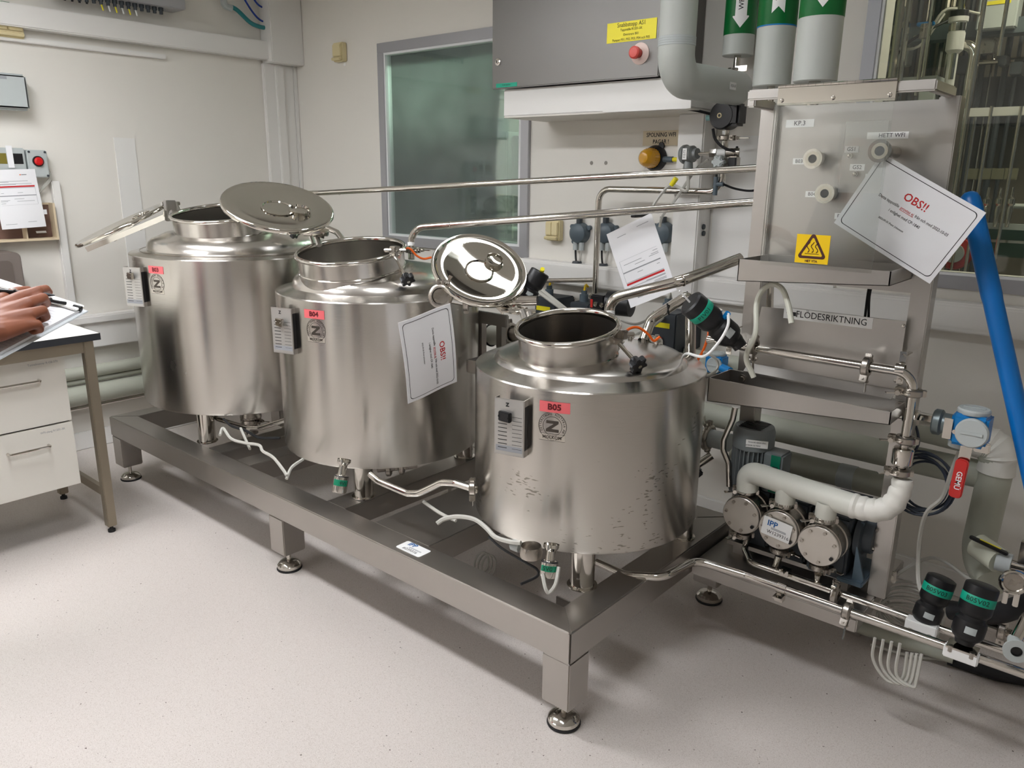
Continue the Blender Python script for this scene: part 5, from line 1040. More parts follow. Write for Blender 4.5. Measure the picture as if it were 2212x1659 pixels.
a_, c_ = PY(1390,298,YB), PY(1465,297,YB-0.0); t = thing('engraved_sign','cream engraved plate reading SPOLNING WFI PAGAR above the amber beacon','sign',((a_.x+c_.x)/2,YB-0.003,a_.z-0.035)); zc_ = PY(1427,298,YB).z
obj('plate', B().bb(a_.x,c_.x+0.01,YB-0.004,YB-0.0005,zc_-0.034,zc_+0.032), mat('cream_plate',(222,208,180),0.45), t); mxs = (a_.x+c_.x+0.01)/2
text('lettering','SPOLNING WFI',(mxs,YB-0.0044,zc_+0.013),X,Z,0.019,INK,t,bold=0.02,squeeze=0.86); text('lettering','PAGAR !',(mxs,YB-0.0044,zc_-0.017),X,Z,0.019,INK,t,bold=0.02,squeeze=0.86)
for px_ in (1278,1309): obj('wall_plug', B().lathe([(0,0),(0.009,0),(0.0095,0.001),(0,0.0015)],PY(px_,352,YB)-Y*0.0001,-Y,16), mat('grey_filler_%d'%px_,(150,146,138),0.6), label='small grey round filler plug in the wall, '+('left' if px_<1290 else 'right')+' of the pair', cat='wall plug')
# switch boxes on the back wall
switch_box('wall_switch', PY(1203,497,YB), X, Z, -Y, 0.088, 0.105, 'cream double switch box beside the round grey sockets')
switch_box('wall_switch', PY(740,114,YB), X, Z, -Y, 0.092, 0.11, 'cream box high on the wall between corner and window', parts=1)
obj('small_label', B().box(PY(745,139,YB)-Y*0.001,(0.022,0.001,0.018)), WHITE, label='tiny white label under the high cream wall box', cat='label')
# round sockets
for k,px_ in enumerate((1257,1314,1437)):
    q = PY(px_,503,YB-0.001); lab = ('round grey wall socket next to the cream switch box','round grey wall socket right of the water pipe','round grey wall socket half hidden by the hung form')[k]
    t = thing('round_socket',lab,'socket',q-Z*0.12,'round grey wall sockets')
    obj('body', B().lathe([(0,0),(0.052,0),(0.052,0.03),(0.046,0.045),(0.030,0.055),(0,0.056)],q,-Y,32), BGREY, t)
    for a in (0.5,2.6,4.71-0.7): obj('lug', B().cyl(q+V((0.058*math.cos(a),0,0.058*math.sin(a))),q+V((0.058*math.cos(a),-0.02,0.058*math.sin(a))),0.012,n=12), BGREY, t)
    obj('top_gland', B().cyl(q+V((0,-0.025,0.045)),q+V((0,-0.025,0.075)),0.016,n=10), DGREY, t)
    for s in (-1,1):
        gl = obj('cable_gland', B().cyl(q+V((0.018*s,-0.025,-0.045)),q+V((0.018*s,-0.025,-0.085)),0.014,n=10), LGREY, t); obj('socket_lead', B().tube(smooth([q+V((0.018*s,-0.025,-0.085)),q+V((0.012*s,-0.028,-0.13)),q+V((0.0,-0.03,-0.175))]),0.005,6), BLKR if s<0 else CABLEW, gl)
    obj('grommet', B().lathe([(0,0),(0.026,0),(0.022,0.010),(0,0.011)],V((q.x,YB-0.035,1.165)),Z,20), DGREY, t)
# small wall fittings at the pale panel
q = PY(1517,497,3.149); t = thing('pipe_tie','two small dark cable ties on the side of the pilaster','cable tie',q-Z*0.02)
for k in (0,1): obj('tie', B().lathe([(0.006,0),(0.012,0.002),(0.012,0.008),(0,0.009)],PX(1518,490+14*k,-1.634),X,14), DGREY, t)
# drives under the dado trunking
def drive(px0,py0,px1,py1,label,red=False,full=True,yy=3.10):
    a_, c_ = PY(px0,py0,yy), PY(px1,py1,yy); w_ = c_.x-a_.x; zt_ = a_.z; h = 0.19; t = thing('motor_drive',label,'motor drive',((a_.x+c_.x)/2,3.18,zt_-h),'motor drives under the trunking')
    obj('case', B().bb(a_.x,c_.x,yy,YB-0.002,zt_-h,zt_-0.012), DGREY, t, bevel=0.006); obj('top_cover', B().bb(a_.x-0.002,c_.x+0.002,yy-0.004,YB-0.01,zt_-0.03,zt_), DGREY, t, bevel=0.006)
    obj('warning_strip', B().bb(a_.x+w_*0.1,a_.x+w_*0.75,yy-0.0012,yy-0.0002,zt_-0.068,zt_-0.045), YEL, t)
    obj('cable_gland', B().cyl((a_.x+w_*0.35,yy+0.06,zt_),(a_.x+w_*0.35,yy+0.06,zt_+0.035),0.022,n=12).cyl((a_.x+w_*0.35,yy+0.06,zt_+0.035),(a_.x+w_*0.35,yy+0.06,zt_+0.055),0.015,n=12), BGREY, t)
    if red: obj('red_switch', B().bb(a_.x+w_*0.2,a_.x+w_*0.5,yy-0.02,yy,zt_-0.15,zt_-0.11), RED, t, bevel=0.003)
    obj('top_lead', B().tube(smooth([(a_.x+w_*0.35,yy+0.06,zt_+0.05),(a_.x+w_*0.36,yy+0.07,zt_+0.08),(a_.x+w_*0.36,yy+0.09,1.06)]),0.006,6), YELW if not red else CABLEW, t)
    return t
drive(1155,640,1200,652,'dark grey motor drive with a yellow strip behind the tipped lid')
drive(1232,652,1272,657,'dark grey motor drive behind the rim of the short vessel')
drive(1408,672,1462,678,'dark grey motor drive with a red switch behind the vent pipe',red=True,yy=3.02)
q = PY(1300,655,2.96); t = thing('pressure_controller','black controller with two round gauges behind the bent pipe','controller',q-Z*0.06)
obj('case', B().bb(q.x-0.045,q.x+0.03,q.y-0.03,q.y+0.05,q.z-0.045,q.z+0.04), BLACK, t, bevel=0.006); obj('drum', B().cyl(q+V((0.03,0.01,0.005)),q+V((0.14,0.03,0.005)),0.055,n=28), BLACK, t)
for s in (-0.012,0.022): obj('gauge', B().lathe([(0.011,0),(0.011,0.006),(0,0.007)],q+V((s,-0.03,-0.002)),-Y,18), POL, t)
obj('red_mark', B().bb(q.x-0.042,q.x-0.030,q.y-0.0312,q.y-0.0302,q.z-0.02,q.z+0.018), RED, t); obj('stand', B().cyl(q-Z*0.045,V((q.x,q.y,0)),0.012,n=10), POL, t)
# cables out of the pilaster
for k in range(7):
    cable([V((-1.745+0.017*k,3.19,1.02)),V((-1.74+0.016*k,3.14,0.92)),V((-1.70+0.018*k,3.06,0.76)),V((-1.68+0.02*k,3.05,0.5))],0.005,(CABLEW,ORANGE,BLKR,CABLEW,CABLEW,BLKR,CABLEW)[k],('leftmost','','','second','third','','rightmost')[k]+' thin cable dropping from the pilaster behind the short vessel' if k not in (1,2) else ('orange cable dropping from the pilaster behind the short vessel' if k==1 else 'black cable dropping from the pilaster beside the orange one') if k != 5 else 'black cable near the right end of those dropping from the pilaster','cables below the pilaster')
cable([PD(1505,680,2.8),PD(1530,710,2.8),PD(1522,750,2.78),PD(1500,790,2.75)],0.005,ORANGE,'orange cable curving down right of the vent pipe')
cable([V((-1.74,3.17,1.02)),PY(1400,690,2.9),PY(1370,700,2.75),PY(1330,688,2.68)],0.006,CABLEW,'grey cable sagging from the pilaster to the bent pipe')
cable([V((-1.72,3.17,1.02)),PY(1410,705,2.9),PY(1375,722,2.72),PY(1345,735,2.62)],0.006,CABLEW,'grey cable sagging from the pilaster to the vessel clamp')
for k in (0,1): cable([PY(1165,632,3.0),PY(1190,650,2.95),PY(1215,668,2.88),PY(1240,690,2.8)] if k==0 else [PY(1172,628,3.02),PY(1200,650,2.97),PY(1228,672,2.9),PY(1256,690,2.82)],0.009,CABLEW,'pale conduit slanting behind the short vessel rim, '+('lower one' if k==0 else 'upper one'))
cable([PD(1520,760,2.62),PD(1546,775,2.62),PD(1550,795,2.62),PD(1530,812,2.60),PD(1516,815,2.58)],0.005,CABLEW,'thin grey cable loop in front of the small blue flow meter')
# ================================================================ REAR TRAY STAND BETWEEN THE VESSELS
ys_ = 2.42; a_, b_ = PY(986,664,ys_), PY(1094,652,ys_); t = thing('drip_tray_stand','brown steel rear drip tray stand seen between the two nearer vessels','panel stand',((a_.x+b_.x)/2,2.42,0.35))
obj('upper_plate', B().bb(a_.x-0.03,b_.x,ys_,ys_+0.02,PY(990,690,ys_).z,a_.z), PLATE, t, bevel=0.004); obj('upright', B().bb(PY(1023,700,ys_).x,PY(1039,700,ys_).x,ys_+0.005,ys_+0.035,0.35,a_.z-0.02), PLATE, t); obj('upright', B().bb(b_.x-0.06,b_.x-0.03,ys_+0.005,ys_+0.035,0.35,a_.z-0.02), PLATE, t)
zt_ = PY(990,735,ys_).z; xa_, xb_, ya_ = -2.10, -1.83, ys_-0.24; obj('tray', B().bb(xa_,xb_,ya_,ya_+0.003,zt_-0.05,zt_).bb(xa_,xb_,ya_,ys_,zt_-0.052,zt_-0.049).bb(xb_-0.003,xb_,ya_,ys_,zt_-0.05,zt_).bb(xa_,xa_+0.003,ya_,ys_,zt_-0.05,zt_).bb(xa_,xb_,ys_-0.003,ys_,zt_-0.05,zt_), PLATE, t)
t = thing('insulated_valve_pipe','short white insulated pipe with black straps between the vessels','pipe',PY(1060,745,2.56)); p0,p1 = PY(1003,728,2.58), PY(1098,722,2.58)
obj('insulation', B().tube([p0-X*0.05,p0,p1],0.046,24), INSW, t); obj('strap', B().ring(p0+(p1-p0)*0.62,(p1-p0),0.046,0.006,28,6), BLKR, t); clamp(t,p1+(p1-p0).normalized()*0.015,(p1-p0),0.036,Z); clamp(t,p0-X*0.055,(p1-p0),0.038,Z); obj('end_nozzle', B().cyl(p1,p1+(p1-p0).normalized()*0.09,0.03,n=20), CAST, t)
# tri-clamp joint carrying the sideways notice
q = PD(952,640,2.66); t = thing('blind_clamp','round steel blind clamp the sideways notice hangs from','clamp',q-Z*0.04)
obj('cap', B().lathe([(0,-0.004),(0.026,-0.004),(0.028,0.0),(0.028,0.012)],q,-V(_ray(952,640)).normalized()*-1,32), CAST, t); clamp(t,q,_ray(952,640).normalized()+X*0.3,0.027,Z,wl=0.02)
obj('spool', B().tube([q,q+_ray(952,640).normalized()*0.10,q+_ray(952,640).normalized()*0.10+_R*0.10-Z*0.02,q+_R*0.30+Y*0.05-Z*0.02],0.018,14,0.04), POL, t); clamp(t,q+_R*0.09+_ray(952,640).normalized()*0.10-Z*0.018,_R,0.021,Z,wl=0.03)
# ================================================================ UNDER THE VESSELS
def bottom_valve(px0,py0,px1,py1,dep,r,txt,label):
    p0, p1 = PD(px0,py0,dep), PD(px1,py1,dep); d = (p1-p0).normalized(); L = (p1-p0).length; t = thing('bottom_valve',label,'valve',p1,'bottom outlet valves')
    obj('sleeve', B().lathe([(0,L),(r*0.95,L),(r,L-0.004),(r,L*0.42),(r*0.8,L*0.38),(r*0.55,L*0.36),(r*0.55,0.0),(r*0.9,-0.01),(r*0.9,-0.02)],p0,d,28), POL, t)
    vd = (CAM-p0); vd = (vd-d*vd.dot(d)).normalized(); rr = _R-d*_R.dot(d); rr.normalize()
    tg = obj('tag_tape', B().lathe([(r+0.0005,L*0.52),(r+0.0012,L*0.53),(r+0.0012,L*0.74)],p0,d,16,-1.0,1.0,ref=vd), mat('green_tape_%d'%len(MATS),(16,130,96),0.4), t)
    text('lettering',txt,(0,0,0),None,None,0.013,INK,tg,mapf=lambda a,b_: p0+d*(L*0.63)-d*b_+(vd*math.cos(a/r)+rr*math.sin(a/r))*(r+0.0018)); obj('band_clamp', B().ring(p0+d*L*0.42,d,r*0.85,0.004,20,6), BLACK, t); return t
bottom_valve(742,1004,732,1063,2.78,0.0265,'B04V1','steel bottom valve with green tag under the medium vessel')
bottom_valve(1190,1190,1184,1246,2.24,0.0255,'5V01','steel bottom valve with green tag under the short vessel')
t = thing('bottom_valve','steel bottom outlet with clamp under the tall vessel','valve',PD(541,925,3.75),'bottom outlet valves'); q = PD(541,893,3.75)
obj('spool', B().lathe([(0.05,0.04),(0.045,0.0),(0.05,-0.01),(0.05,-0.02),(0.03,-0.03),(0.03,-0.10),(0,-0.10)],q,Z,24), CAST, t); clamp(t,q-Z*0.035,Z,0.034,X)
pipe('drain_pipe','bent steel drain pipe between the medium and the short vessel', [PD(800,1025,2.85),PD(818,1040,2.82),PD(880,1066,2.74),PD(905,1066,2.71),PD(955,1042,2.66),PD(985,1044,2.62),PD(1030,1058,2.58)], 0.0125, 0.06, clamps=((PD(1020,1054,2.59),_R,V((0,-0.3,-1))),))
pipe('drain_pipe','bent steel drain pipe under the tall vessel', [PD(455,893,3.75),PD(470,905,3.72),PD(535,925,3.60),PD(560,925,3.57),PD(625,905,3.45)], 0.0115, 0.05)
pipe('valve_stub','cluster of steel clamp fittings under the medium vessel', [PD(815,1012,3.1),PD(900,1004,3.15)], 0.016, 0, CAST, clamps=((PD(840,1012,3.12),_R,None),(PD(868,1008,3.13),_R,None)))
zz = ZT+0.004
cable([PD(475,940,3.4),PD(482,925,3.45),PD(500,948,3.35),PD(530,957,3.3),PD(560,962,3.22),PD(568,975,3.18),PD(590,988,3.1),PD(612,1015,3.0),PD(620,1028,2.95)],0.0065,CABLEW,'white cable snaking on the skid under the tall vessel')
cable([PD(619,1034,2.95),PD(630,1010,3.0),PD(655,992,3.05)],0.0065,CABLEW,'short white cable bend beside the medium vessel base')
cable([PD(520,925,3.5),PD(540,970,3.3)],0.006,CABLEW,'short white cable stub hanging under the tall vessel outlet')
cable([PD(483,905,3.6),PD(500,920,3.55),PD(530,930,3.5),PD(560,945,3.5),PD(605,946,3.5)],0.006,BLKR,'black cable sagging under the tall vessel')
cable([PD(944,1131,2.55),PD(960,1121,2.55),PD(990,1116,2.52),PD(1025,1122,2.45),PD(1050,1140,2.4),PD(1070,1160,2.35),PD(1100,1170,2.3),PD(1125,1173,2.28)],0.0075,CABLEW,'thick white cable arching under the short vessel')
cable([PD(915,1084,2.75),PD(950,1108,2.65),PD(985,1125,2.6)],0.006,CABLEW,'white cable lying behind the arching cable under the short vessel')
cable([PD(1056,1160,2.4),PD(1085,1185,2.35),PD(1135,1215,2.3),PD(1160,1230,2.28),PD(1160,1245,2.28),PD(1125,1262,2.25)],0.004,BLKR,'thin black tied cable under the short vessel')
q = PZ(1040,1216,0.05); t = thing('cable_coil','small grey cable loops on the floor under the short vessel','cable coil',q-Z*0.05)
for k in range(3): obj('cable_loop', B().tube([q+V((0.035*math.cos(a)+0.02*k,0.02*math.sin(a),0.04*math.sin(a))) for a in [2*math.pi*i/20 for i in range(21)]],0.004,6), CABLEW, t)
cable([PD(1172,1240,2.22),PD(1178,1270,2.2),PD(1186,1280,2.2),PD(1200,1262,2.2),PD(1207,1225,2.22)],0.0055,CABLEW,'small white cable loop hanging from the short vessel valve')
q = PD(1130,1185,2.3); t = thing('level_sensor','small grey cable gland and sensor under the short vessel','sensor',q-Z*0.03); obj('gland', B().cyl(q-X*0.04,q-X*0.01,0.017,n=8), LGREY, t); obj('head', B().lathe([(0,-0.02),(0.032,-0.015),(0.035,0.0),(0.03,0.02)],q+X*0.03,Z,20), CAST, t)
# bracket below vessel between T3 and platform
t = thing('clamp_valve','steel clamp valve with a black hand wheel behind the short vessel','valve',PY(1530,1000,2.62)); q = PY(1530,945,2.66)
obj('spool', B().cyl(q-X*0.08,q+X*0.09,0.035,n=24), LGREY, t); clamp(t,q,X,0.037,Z,wl=0.04); obj('stem', B().cyl(q+V((0.03,-0.02,-0.06)),q+V((-0.01,-0.05,-0.10)),0.016,n=14), POL, t); kb = B(); star_knob(kb,q+V((-0.012,-0.05,-0.105)),V((-0.5,-0.35,-0.6)),0.042,0.045); obj('hand_wheel', kb, BLACK, t, bevel=0.005)
pipe('tray_drain','bent steel drain pipe from the lower tray down beside the motor', [PY(1588,880,2.44),PY(1583,905,2.44),PY(1563,950,2.44),PY(1562,972,2.44),PY(1574,1000,2.44),PY(1575,1050,2.44)], 0.0105, 0.04)
# fittings at the lower right edge
t = thing('sample_valve','steel valve with black and yellow lever at the right edge','valve',PY(2170,1215,2.5)); q = PY(2160,1212,2.62)
obj('insulated_end', B().tube([q+V((-0.07,0.05,0.01)),q],0.040,18,0.03), mat('clear_wrap',(206,208,190),0.25,coat=0.4), t); obj('collar', B().cyl(q-X*0.01,q+X*0.03,0.030,n=20), LGREY, t); obj('body', B().cyl(q+X*0.03,q+X*0.11,0.016,n=16), POL, t); obj('lever', B().prism(rrect(0.11,0.020,0.008),q+V((-0.035,-0.02,0.045)),V((0.97,0,-0.22)).normalized(),Y,0.008), BLACK, t, bevel=0.002); obj('lever_print', B().box(q+V((-0.03,-0.018,0.054)),(0.06,0.006,0.001),M.Rotation(0.22,3,'Y')), YEL, t); obj('handle_post', B().box(q+V((0.055,0,0.05)),(0.022,0.02,0.07)), POL, t, bevel=0.002)
q = PY(2190,1258,2.36); t = thing('pipe_clamp_ring','round polished clamp ring hanging open at the right edge','clamp',q-Z*0.05); obj('ring', B().ring(q,V((0.25,-1,0.1)),0.030,0.0065,32,8), POL, t); obj('cap', B().lathe([(0,0),(0.024,0),(0.026,0.004)],q,V((0.25,-1,0.1)),28), CAST, t)
for s in (-1,1): obj('ear', B().box(q+V((0.013*s,0,-0.048)),(0.014,0.010,0.042)), POL, t, bevel=0.002)
q = PY(2196,1408,2.16); t = thing('pipe_ferrule','white faced pipe ferrule pointing out at the right edge','ferrule',q-Z*0.03); obj('flange', B().lathe([(0.013,0),(0.031,0),(0.031,0.006),(0.018,0.014),(0.016,0.06)],q,V((-0.25,1,0)),32), LGREY, t); obj('bore', B().lathe([(0,0.005),(0.0135,0.005),(0.0135,-0.001)],q,V((-0.25,1,0)),24), BLACK, t); obj('pipe', B().tube([q+V((-0.012,0.05,0)),q+V((0.0,0.12,0.05)),q+V((0.1,0.16,0.07))],0.015,12,0.03), POL, t)
t = pipe('sample_pipe','short steel pipe with clamps behind the two floor valves', [PY(2115,1345,2.5),PY(2170,1365,2.45),PY(2260,1390,2.4)], 0.013, 0.03, clamps=((PY(2165,1362,2.45),X,-Z),))
t = pipe('black_hose','thick black rubber hose behind the floor valves at the right edge', [PY(2055,1318,2.55),PY(2120,1330,2.52),PY(2160,1325,2.45),PY(2260,1290,2.4)], 0.030, 0.1, BLKR)
t = pipe('black_hose','thick black rubber hose lying on the floor at the lower right', [PZ(2050,1418,0.03),PZ(2100,1435,0.03),PZ(2150,1452,0.03),PZ(2300,1478,0.03)], 0.028, 0.2, BLKR)
cable([PZ(1880,1392,0.012),PZ(1960,1415,0.012),PZ(2040,1425,0.012)],0.006,CABLEW,'grey cable lying on the floor under the header pipes')
cable([PY(1830,1250,2.62),PY(1900,1260,2.7),PY(2010,1205,2.75),PY(2100,1255,2.6)],0.006,CABLEW,'grey cable running low behind the floor valves')
t = pipe('floor_channel','beige floor channel pipe behind the platform corner', [PZ(1855,1355,0.05),PZ(2060,1420,0.05)], 0.022, 0, INSUL)
# ================================================================ TABLE AND DRAWERS
xf, xbk, yr, yl_ = -3.47, -4.08, 1.335, -0.3
t = thing('work_table','white topped work table with black edge and steel legs','table',(-3.78,0.5,0))
obj('top', B().bb(xbk-0.03,xf,yl_,yr,0.894,0.921), TABLET, t); obj('edge_band', B().bb(xf,xf+0.003,yl_,yr,0.892,0.921).bb(xbk-0.03,xf+0.003,yr,yr+0.003,0.892,0.921), EDGE, t)
for lx in (-3.497,-4.05):
    for ly in (1.29,-0.25):
        lg = obj('leg', B().bb(lx-0.02,lx+0.02,ly-0.02,ly+0.02,0.03,0.892), LEGM, t, bevel=0.003); obj('foot', B().lathe([(0,0),(0.016,0),(0.016,0.012),(0.008,0.018),(0.008,0.032)],(lx,ly,0),Z,16), BLKR, lg)
obj('apron', B().bb(xf-0.035,xf-0.015,yl_+0.05,yr-0.06,0.842,0.892), LEGM, t); obj('apron', B().bb(-4.03,-3.517,1.28,1.30,0.842,0.892), LEGM, t); obj('side_rail', B().bb(-4.03,-3.517,1.28,1.30,0.17,0.21), LEGM, t)
t = thing('drawer_unit','white two drawer cabinet with bar handles hung under the table','drawer unit',(-3.8,0.9,0.235)); fx = -3.56
obj('carcass', B().bb(-4.0,fx-0.018,0.62,1.205,0.24,0.835), mat('dark_carcass',(48,46,44),0.6), t); obj('mount_bar', B().bb(-3.95,-3.65,0.7,1.1,0.835,0.892), LEGM, t)
for k,(z0,z1,lbt) in enumerate(((0.540,0.832,'Tunnelmetrar R-GB-070'),(0.243,0.533,'WFI-slang R1201-5K'))):
    dr = obj('drawer_front', B().bb(fx-0.018,fx,0.615,1.212,z0,z1), TABLET, t, bevel=0.002)
    zh = z1-0.092 if k==0 else z1-0.082; obj('handle', B().tube([(fx,0.95,zh),(fx+0.028,0.95,zh),(fx+0.028,1.105,zh),(fx,1.105,zh)],0.006,10,0.010), POL, dr)
    if k==0: obj('handle', B().tube([(fx,0.70,zh),(fx+0.028,0.70,zh),(fx+0.028,0.94,zh),(fx,0.94,zh)],0.0001,4), POL, dr)
    text('lettering',lbt,(fx+0.0004,1.13,z1-0.024),Y,Z,0.0095,GREYINK,dr,squeeze=0.9)
for k in list(t.children_recursive):
    if k.name.startswith('handle') and max((v.co.y for v in k.data.vertices)) < 0.945-0.9: bpy.data.objects.remove(k)
# ================================================================ WINDOW 2: PLANT BEYOND THE GLASS
def G(px_, py_, yy=3.95): return PY(px_, py_, yy)
STG = 'steel pipes beyond the right window'
for k,(xa,ya_,xb,yb_,r_) in enumerate(((1950,0,1925,170,0.016),(1965,0,1940,175,0.013),(2000,80,1988,165,0.008),(2108,0,2090,240,0.010),(2168,0,2155,120,0.008),(2100,240,2078,410,0.006),(2137,240,2110,430,0.007),(2196,240,2170,430,0.007),(2075,20,2048,170,0.012))):
    a_, c_ = G(xa,ya_), G(xb,yb_); obj('plant_pipe', B().cyl((c_.x,3.95+0.02*(k%3),1.2 if k in (3,5,6,7) else c_.z),(c_.x,3.95+0.02*(k%3),a_.z+0.02 if k in (5,6,7) else ZC),r_,n=10), POL, label=('thick upright pipe nearest the window frame','second thick upright pipe from the window frame','short thin upright pipe ending at the shelf','long upright pipe through the top rail','thin upright pipe at the upper right','thin rod left of the lower rods','middle rod of the lower rods','rightmost rod of the lower rods','upright pipe behind the white probe')[k]+' beyond the right window', cat='pipe', group=STG)
a_ = G(2062,20); c_ = G(2048,190); t = thing('level_probe','white and steel probe with a black cap beyond the right window','probe',(c_.x,4.0,c_.z)); xp = (a_.x+c_.x)/2
z0, z1 = c_.z, a_.z; L = z1-z0
obj('body', B().lathe([(0,0),(0.02,0),(0.02,L*0.45),(0.035,L*0.5),(0.035,L*0.72),(0.032,L*0.72),(0.032,L*0.86)],(xp,4.0,z0),Z,24), WHITE, t); obj('steel_band', B().lathe([(0.0335,L*0.74),(0.034,L*0.75),(0.034,L*0.84)],(xp,4.0,z0),Z,24), POL, t); obj('cap', B().cyl((xp,4.0,z0+L*0.92),(xp,4.0,z0+L*1.0),0.036,n=20), BLACK, t); obj('white_cap', B().cyl((xp,4.0,z0+L*0.86),(xp,4.0,z0+L*0.92),0.039,n=20), WHITE, t)
p = [G(2040,95),G(2105,92),G(2105,92)]; t = pipe('plant_pipe','steel pipe bending from horizontal to vertical beyond the right window', [G(2050,100,4.05),V((G(2108,95,4.05).x,4.05,G(2050,100,4.05).z)),V((G(2108,95,4.05).x,4.05,1.2))], 0.022, 0.06)
a_, c_ = G(1890,92,4.3), G(2260,80,4.3); obj('cable_tray', B().bb(a_.x,c_.x,4.25,4.35,a_.z-0.02,a_.z+0.045), mat('tray_grey',(90,100,104),0.5,0.3), label='grey horizontal cable tray beyond the right window', cat='cable tray')
a_, c_ = G(2132,0,4.2), G(2175,60,4.2); t = thing('plant_box','pale square box with a yellow strip beyond the right window','box',((a_.x+c_.x)/2,4.25,c_.z)); obj('case', B().bb(a_.x-0.03,c_.x+0.03,4.2,4.3,c_.z,a_.z+0.05), LGREY, t, bevel=0.006); obj('strip', B().bb(a_.x,c_.x,4.197,4.1995,c_.z+0.10,c_.z+0.115), YEL, t)
a_, c_ = G(1930,30,4.1), G(1940,45,4.1); t = thing('plant_gauge','grey round gauge beyond the right window near its frame','gauge',a_-Z*0.06); obj('dial', B().lathe([(0,-0.02),(0.05,-0.02),(0.05,0.03),(0,0.03)],a_,Y,28), DGREY, t); obj('stem', B().cyl(a_-Z*0.05,a_-Z*0.25,0.012,n=10), POL, t)
a_ = G(2000,52,4.05); t = thing('plant_valve','small valve with a blue handle beyond the right window','valve',a_-Z*0.05); obj('handle', B().box(a_,(0.07,0.03,0.016)), BLUEM, t, bevel=0.003); obj('body', B().cyl(a_-Z*0.06,a_,0.022,n=14), CAST, t); obj('stem', B().cyl(a_-Z*0.3,a_-Z*0.06,0.008,n=10), POL, t)
a_, c_ = G(2080,235,4.0), G(2260,240,4.0); obj('plant_rail', B().bb(a_.x,c_.x,3.98,4.02,a_.z-0.035,a_.z), TRIM, label='pale horizontal rail across the plant beyond the right window', cat='rail')
a_, c_ = G(1920,172,4.1), G(2030,168,4.1); obj('plant_shelf', B().bb(a_.x,c_.x,4.05,4.2,a_.z-0.03,a_.z), LGREY, label='pale shelf behind the top rail beyond the right window', cat='shelf')
a_, c_ = G(2120,395,4.25), G(2240,395,4.25)
for k in range(4):
    x0_ = G(2085+28*k,388,4.2); obj('plant_key', B().bb(x0_.x,x0_.x+0.05,4.18,4.2,x0_.z,x0_.z+0.05), mat('key_beige_%d'%k,(120,118,96),0.5), label=('leftmost','second','third','rightmost')[k]+' square beige plate in the row beyond the right window', cat='plate', group='beige plates beyond the right window', bevel=0.002)
for k in range(3):
    x0_ = G(2133+26*k,430,4.05); t = thing('plant_nozzle',('left','middle','right')[k]+' slim steel nozzle of the three beyond the right window','nozzle',V((x0_.x,4.05,x0_.z-0.1)),'nozzles beyond the right window'); obj('nozzle', B().lathe([(0,-0.12),(0.008,-0.12),(0.014,-0.05),(0.010,-0.03),(0.018,-0.02),(0.018,0.0),(0.008,0.01),(0.006,0.05)],x0_,Z,14), POL, t)
a_, c_ = G(2110,480,4.3), G(2240,560,4.3); obj('green_board', B().bb(a_.x,c_.x+0.3,4.3,4.32,c_.z,a_.z), GREENP, label='dark green panel low beyond the right window', cat='panel')
a_, c_ = G(2100,480,4.1), G(2250,480,4.1); obj('plant_rail', B().bb(a_.x,c_.x,4.08,4.11,a_.z-0.025,a_.z), LGREY, label='thin grey rail above the dark green panel beyond the window', cat='rail'); a_ = G(2080,513,4.1); obj('plant_rail', B().bb(a_.x,c_.x,4.08,4.10,a_.z-0.012,a_.z), POL, label='thin steel rail across the dark green panel beyond the window', cat='rail')
a_ = G(2060,547,4.0); t = thing('hose_reel','red reel with a pale hub low beyond the right window','reel',a_-Z*0.06); obj('disc', B().lathe([(0,0),(0.07,0),(0.075,0.01),(0.07,0.04),(0,0.04)],a_+Y*0.01,Y,32), RED, t); obj('hub', B().lathe([(0.01,0),(0.042,0),(0.042,0.02),(0,0.02)],a_-Y*0.01,Y,28), LGREY, t)
for k,(xa,ya_) in enumerate(((2090,560),(2060,530))): pass
a_, c_ = G(2080,180,4.6), G(2240,200,4.6)
for k in range(3):
    x0_ = G(2100+45*k,215,4.5); obj('plant_module', B().bb(x0_.x,x0_.x+0.11,4.5,4.6,x0_.z-0.12,x0_.z+0.10), BLACK, label=('left','middle','right')[k]+' black control module of the row beyond the right window', cat='module', group='black modules beyond the right window', bevel=0.004)
for k in range(3):
    q = [G(1895+40*k,160-40*k,4.15),G(1925+40*k,110-20*k,4.1),G(1985+30*k,100-40*k,4.1),G(2040+40*k,30,4.2)]; cable(q,0.006,(CABLEW,BLKR,CABLEW)[k],('pale cable curving low','black cable curving midway','pale cable curving high')[k]+' across the plant beyond the right window')
rn = random.Random(3)
for k in range(18):
    px_ = 1895+k*19+rn.uniform(-5,5); a_ = G(px_, 0, 4.45+0.02*(k%4)); obj('rack_tube', B().cyl((a_.x,a_.y,1.1),(a_.x,a_.y,ZC),rn.choice((0.006,0.009,0.014)),n=8), rn.choice((POL,CAST,POL,DGREY)), label='thin tube in the dense rear rack beyond the right window', cat='tube', group='rear rack tubes beyond the right window')
for k in range(10):
    zz_ = 1.35+0.13*k; x0_ = -0.95+rn.uniform(0,0.5); obj('rack_bar', B().cyl((x0_,4.40,zz_),(x0_+rn.uniform(0.3,0.8),4.40,zz_),rn.choice((0.008,0.012)),n=8), rn.choice((POL,CAST,LGREY)), label='horizontal bar in the dense rear rack beyond the right window', cat='bar', group='rear rack bars beyond the right window')
for k in range(12):
    a_ = G(1900+27*k+rn.uniform(-8,8), rn.uniform(20,210), 4.36); w__ = rn.uniform(0.03,0.08); obj('rack_fitting', B().bb(a_.x-w__/2,a_.x+w__/2,4.33,4.41,a_.z-w__*0.6,a_.z+w__*0.6), rn.choice((CAST,BLACK,DGREY,LGREY,POL)), bevel=0.005, label='small fitting on the dense rear rack beyond the right window', cat='fitting', group='rear rack fittings beyond the right window')
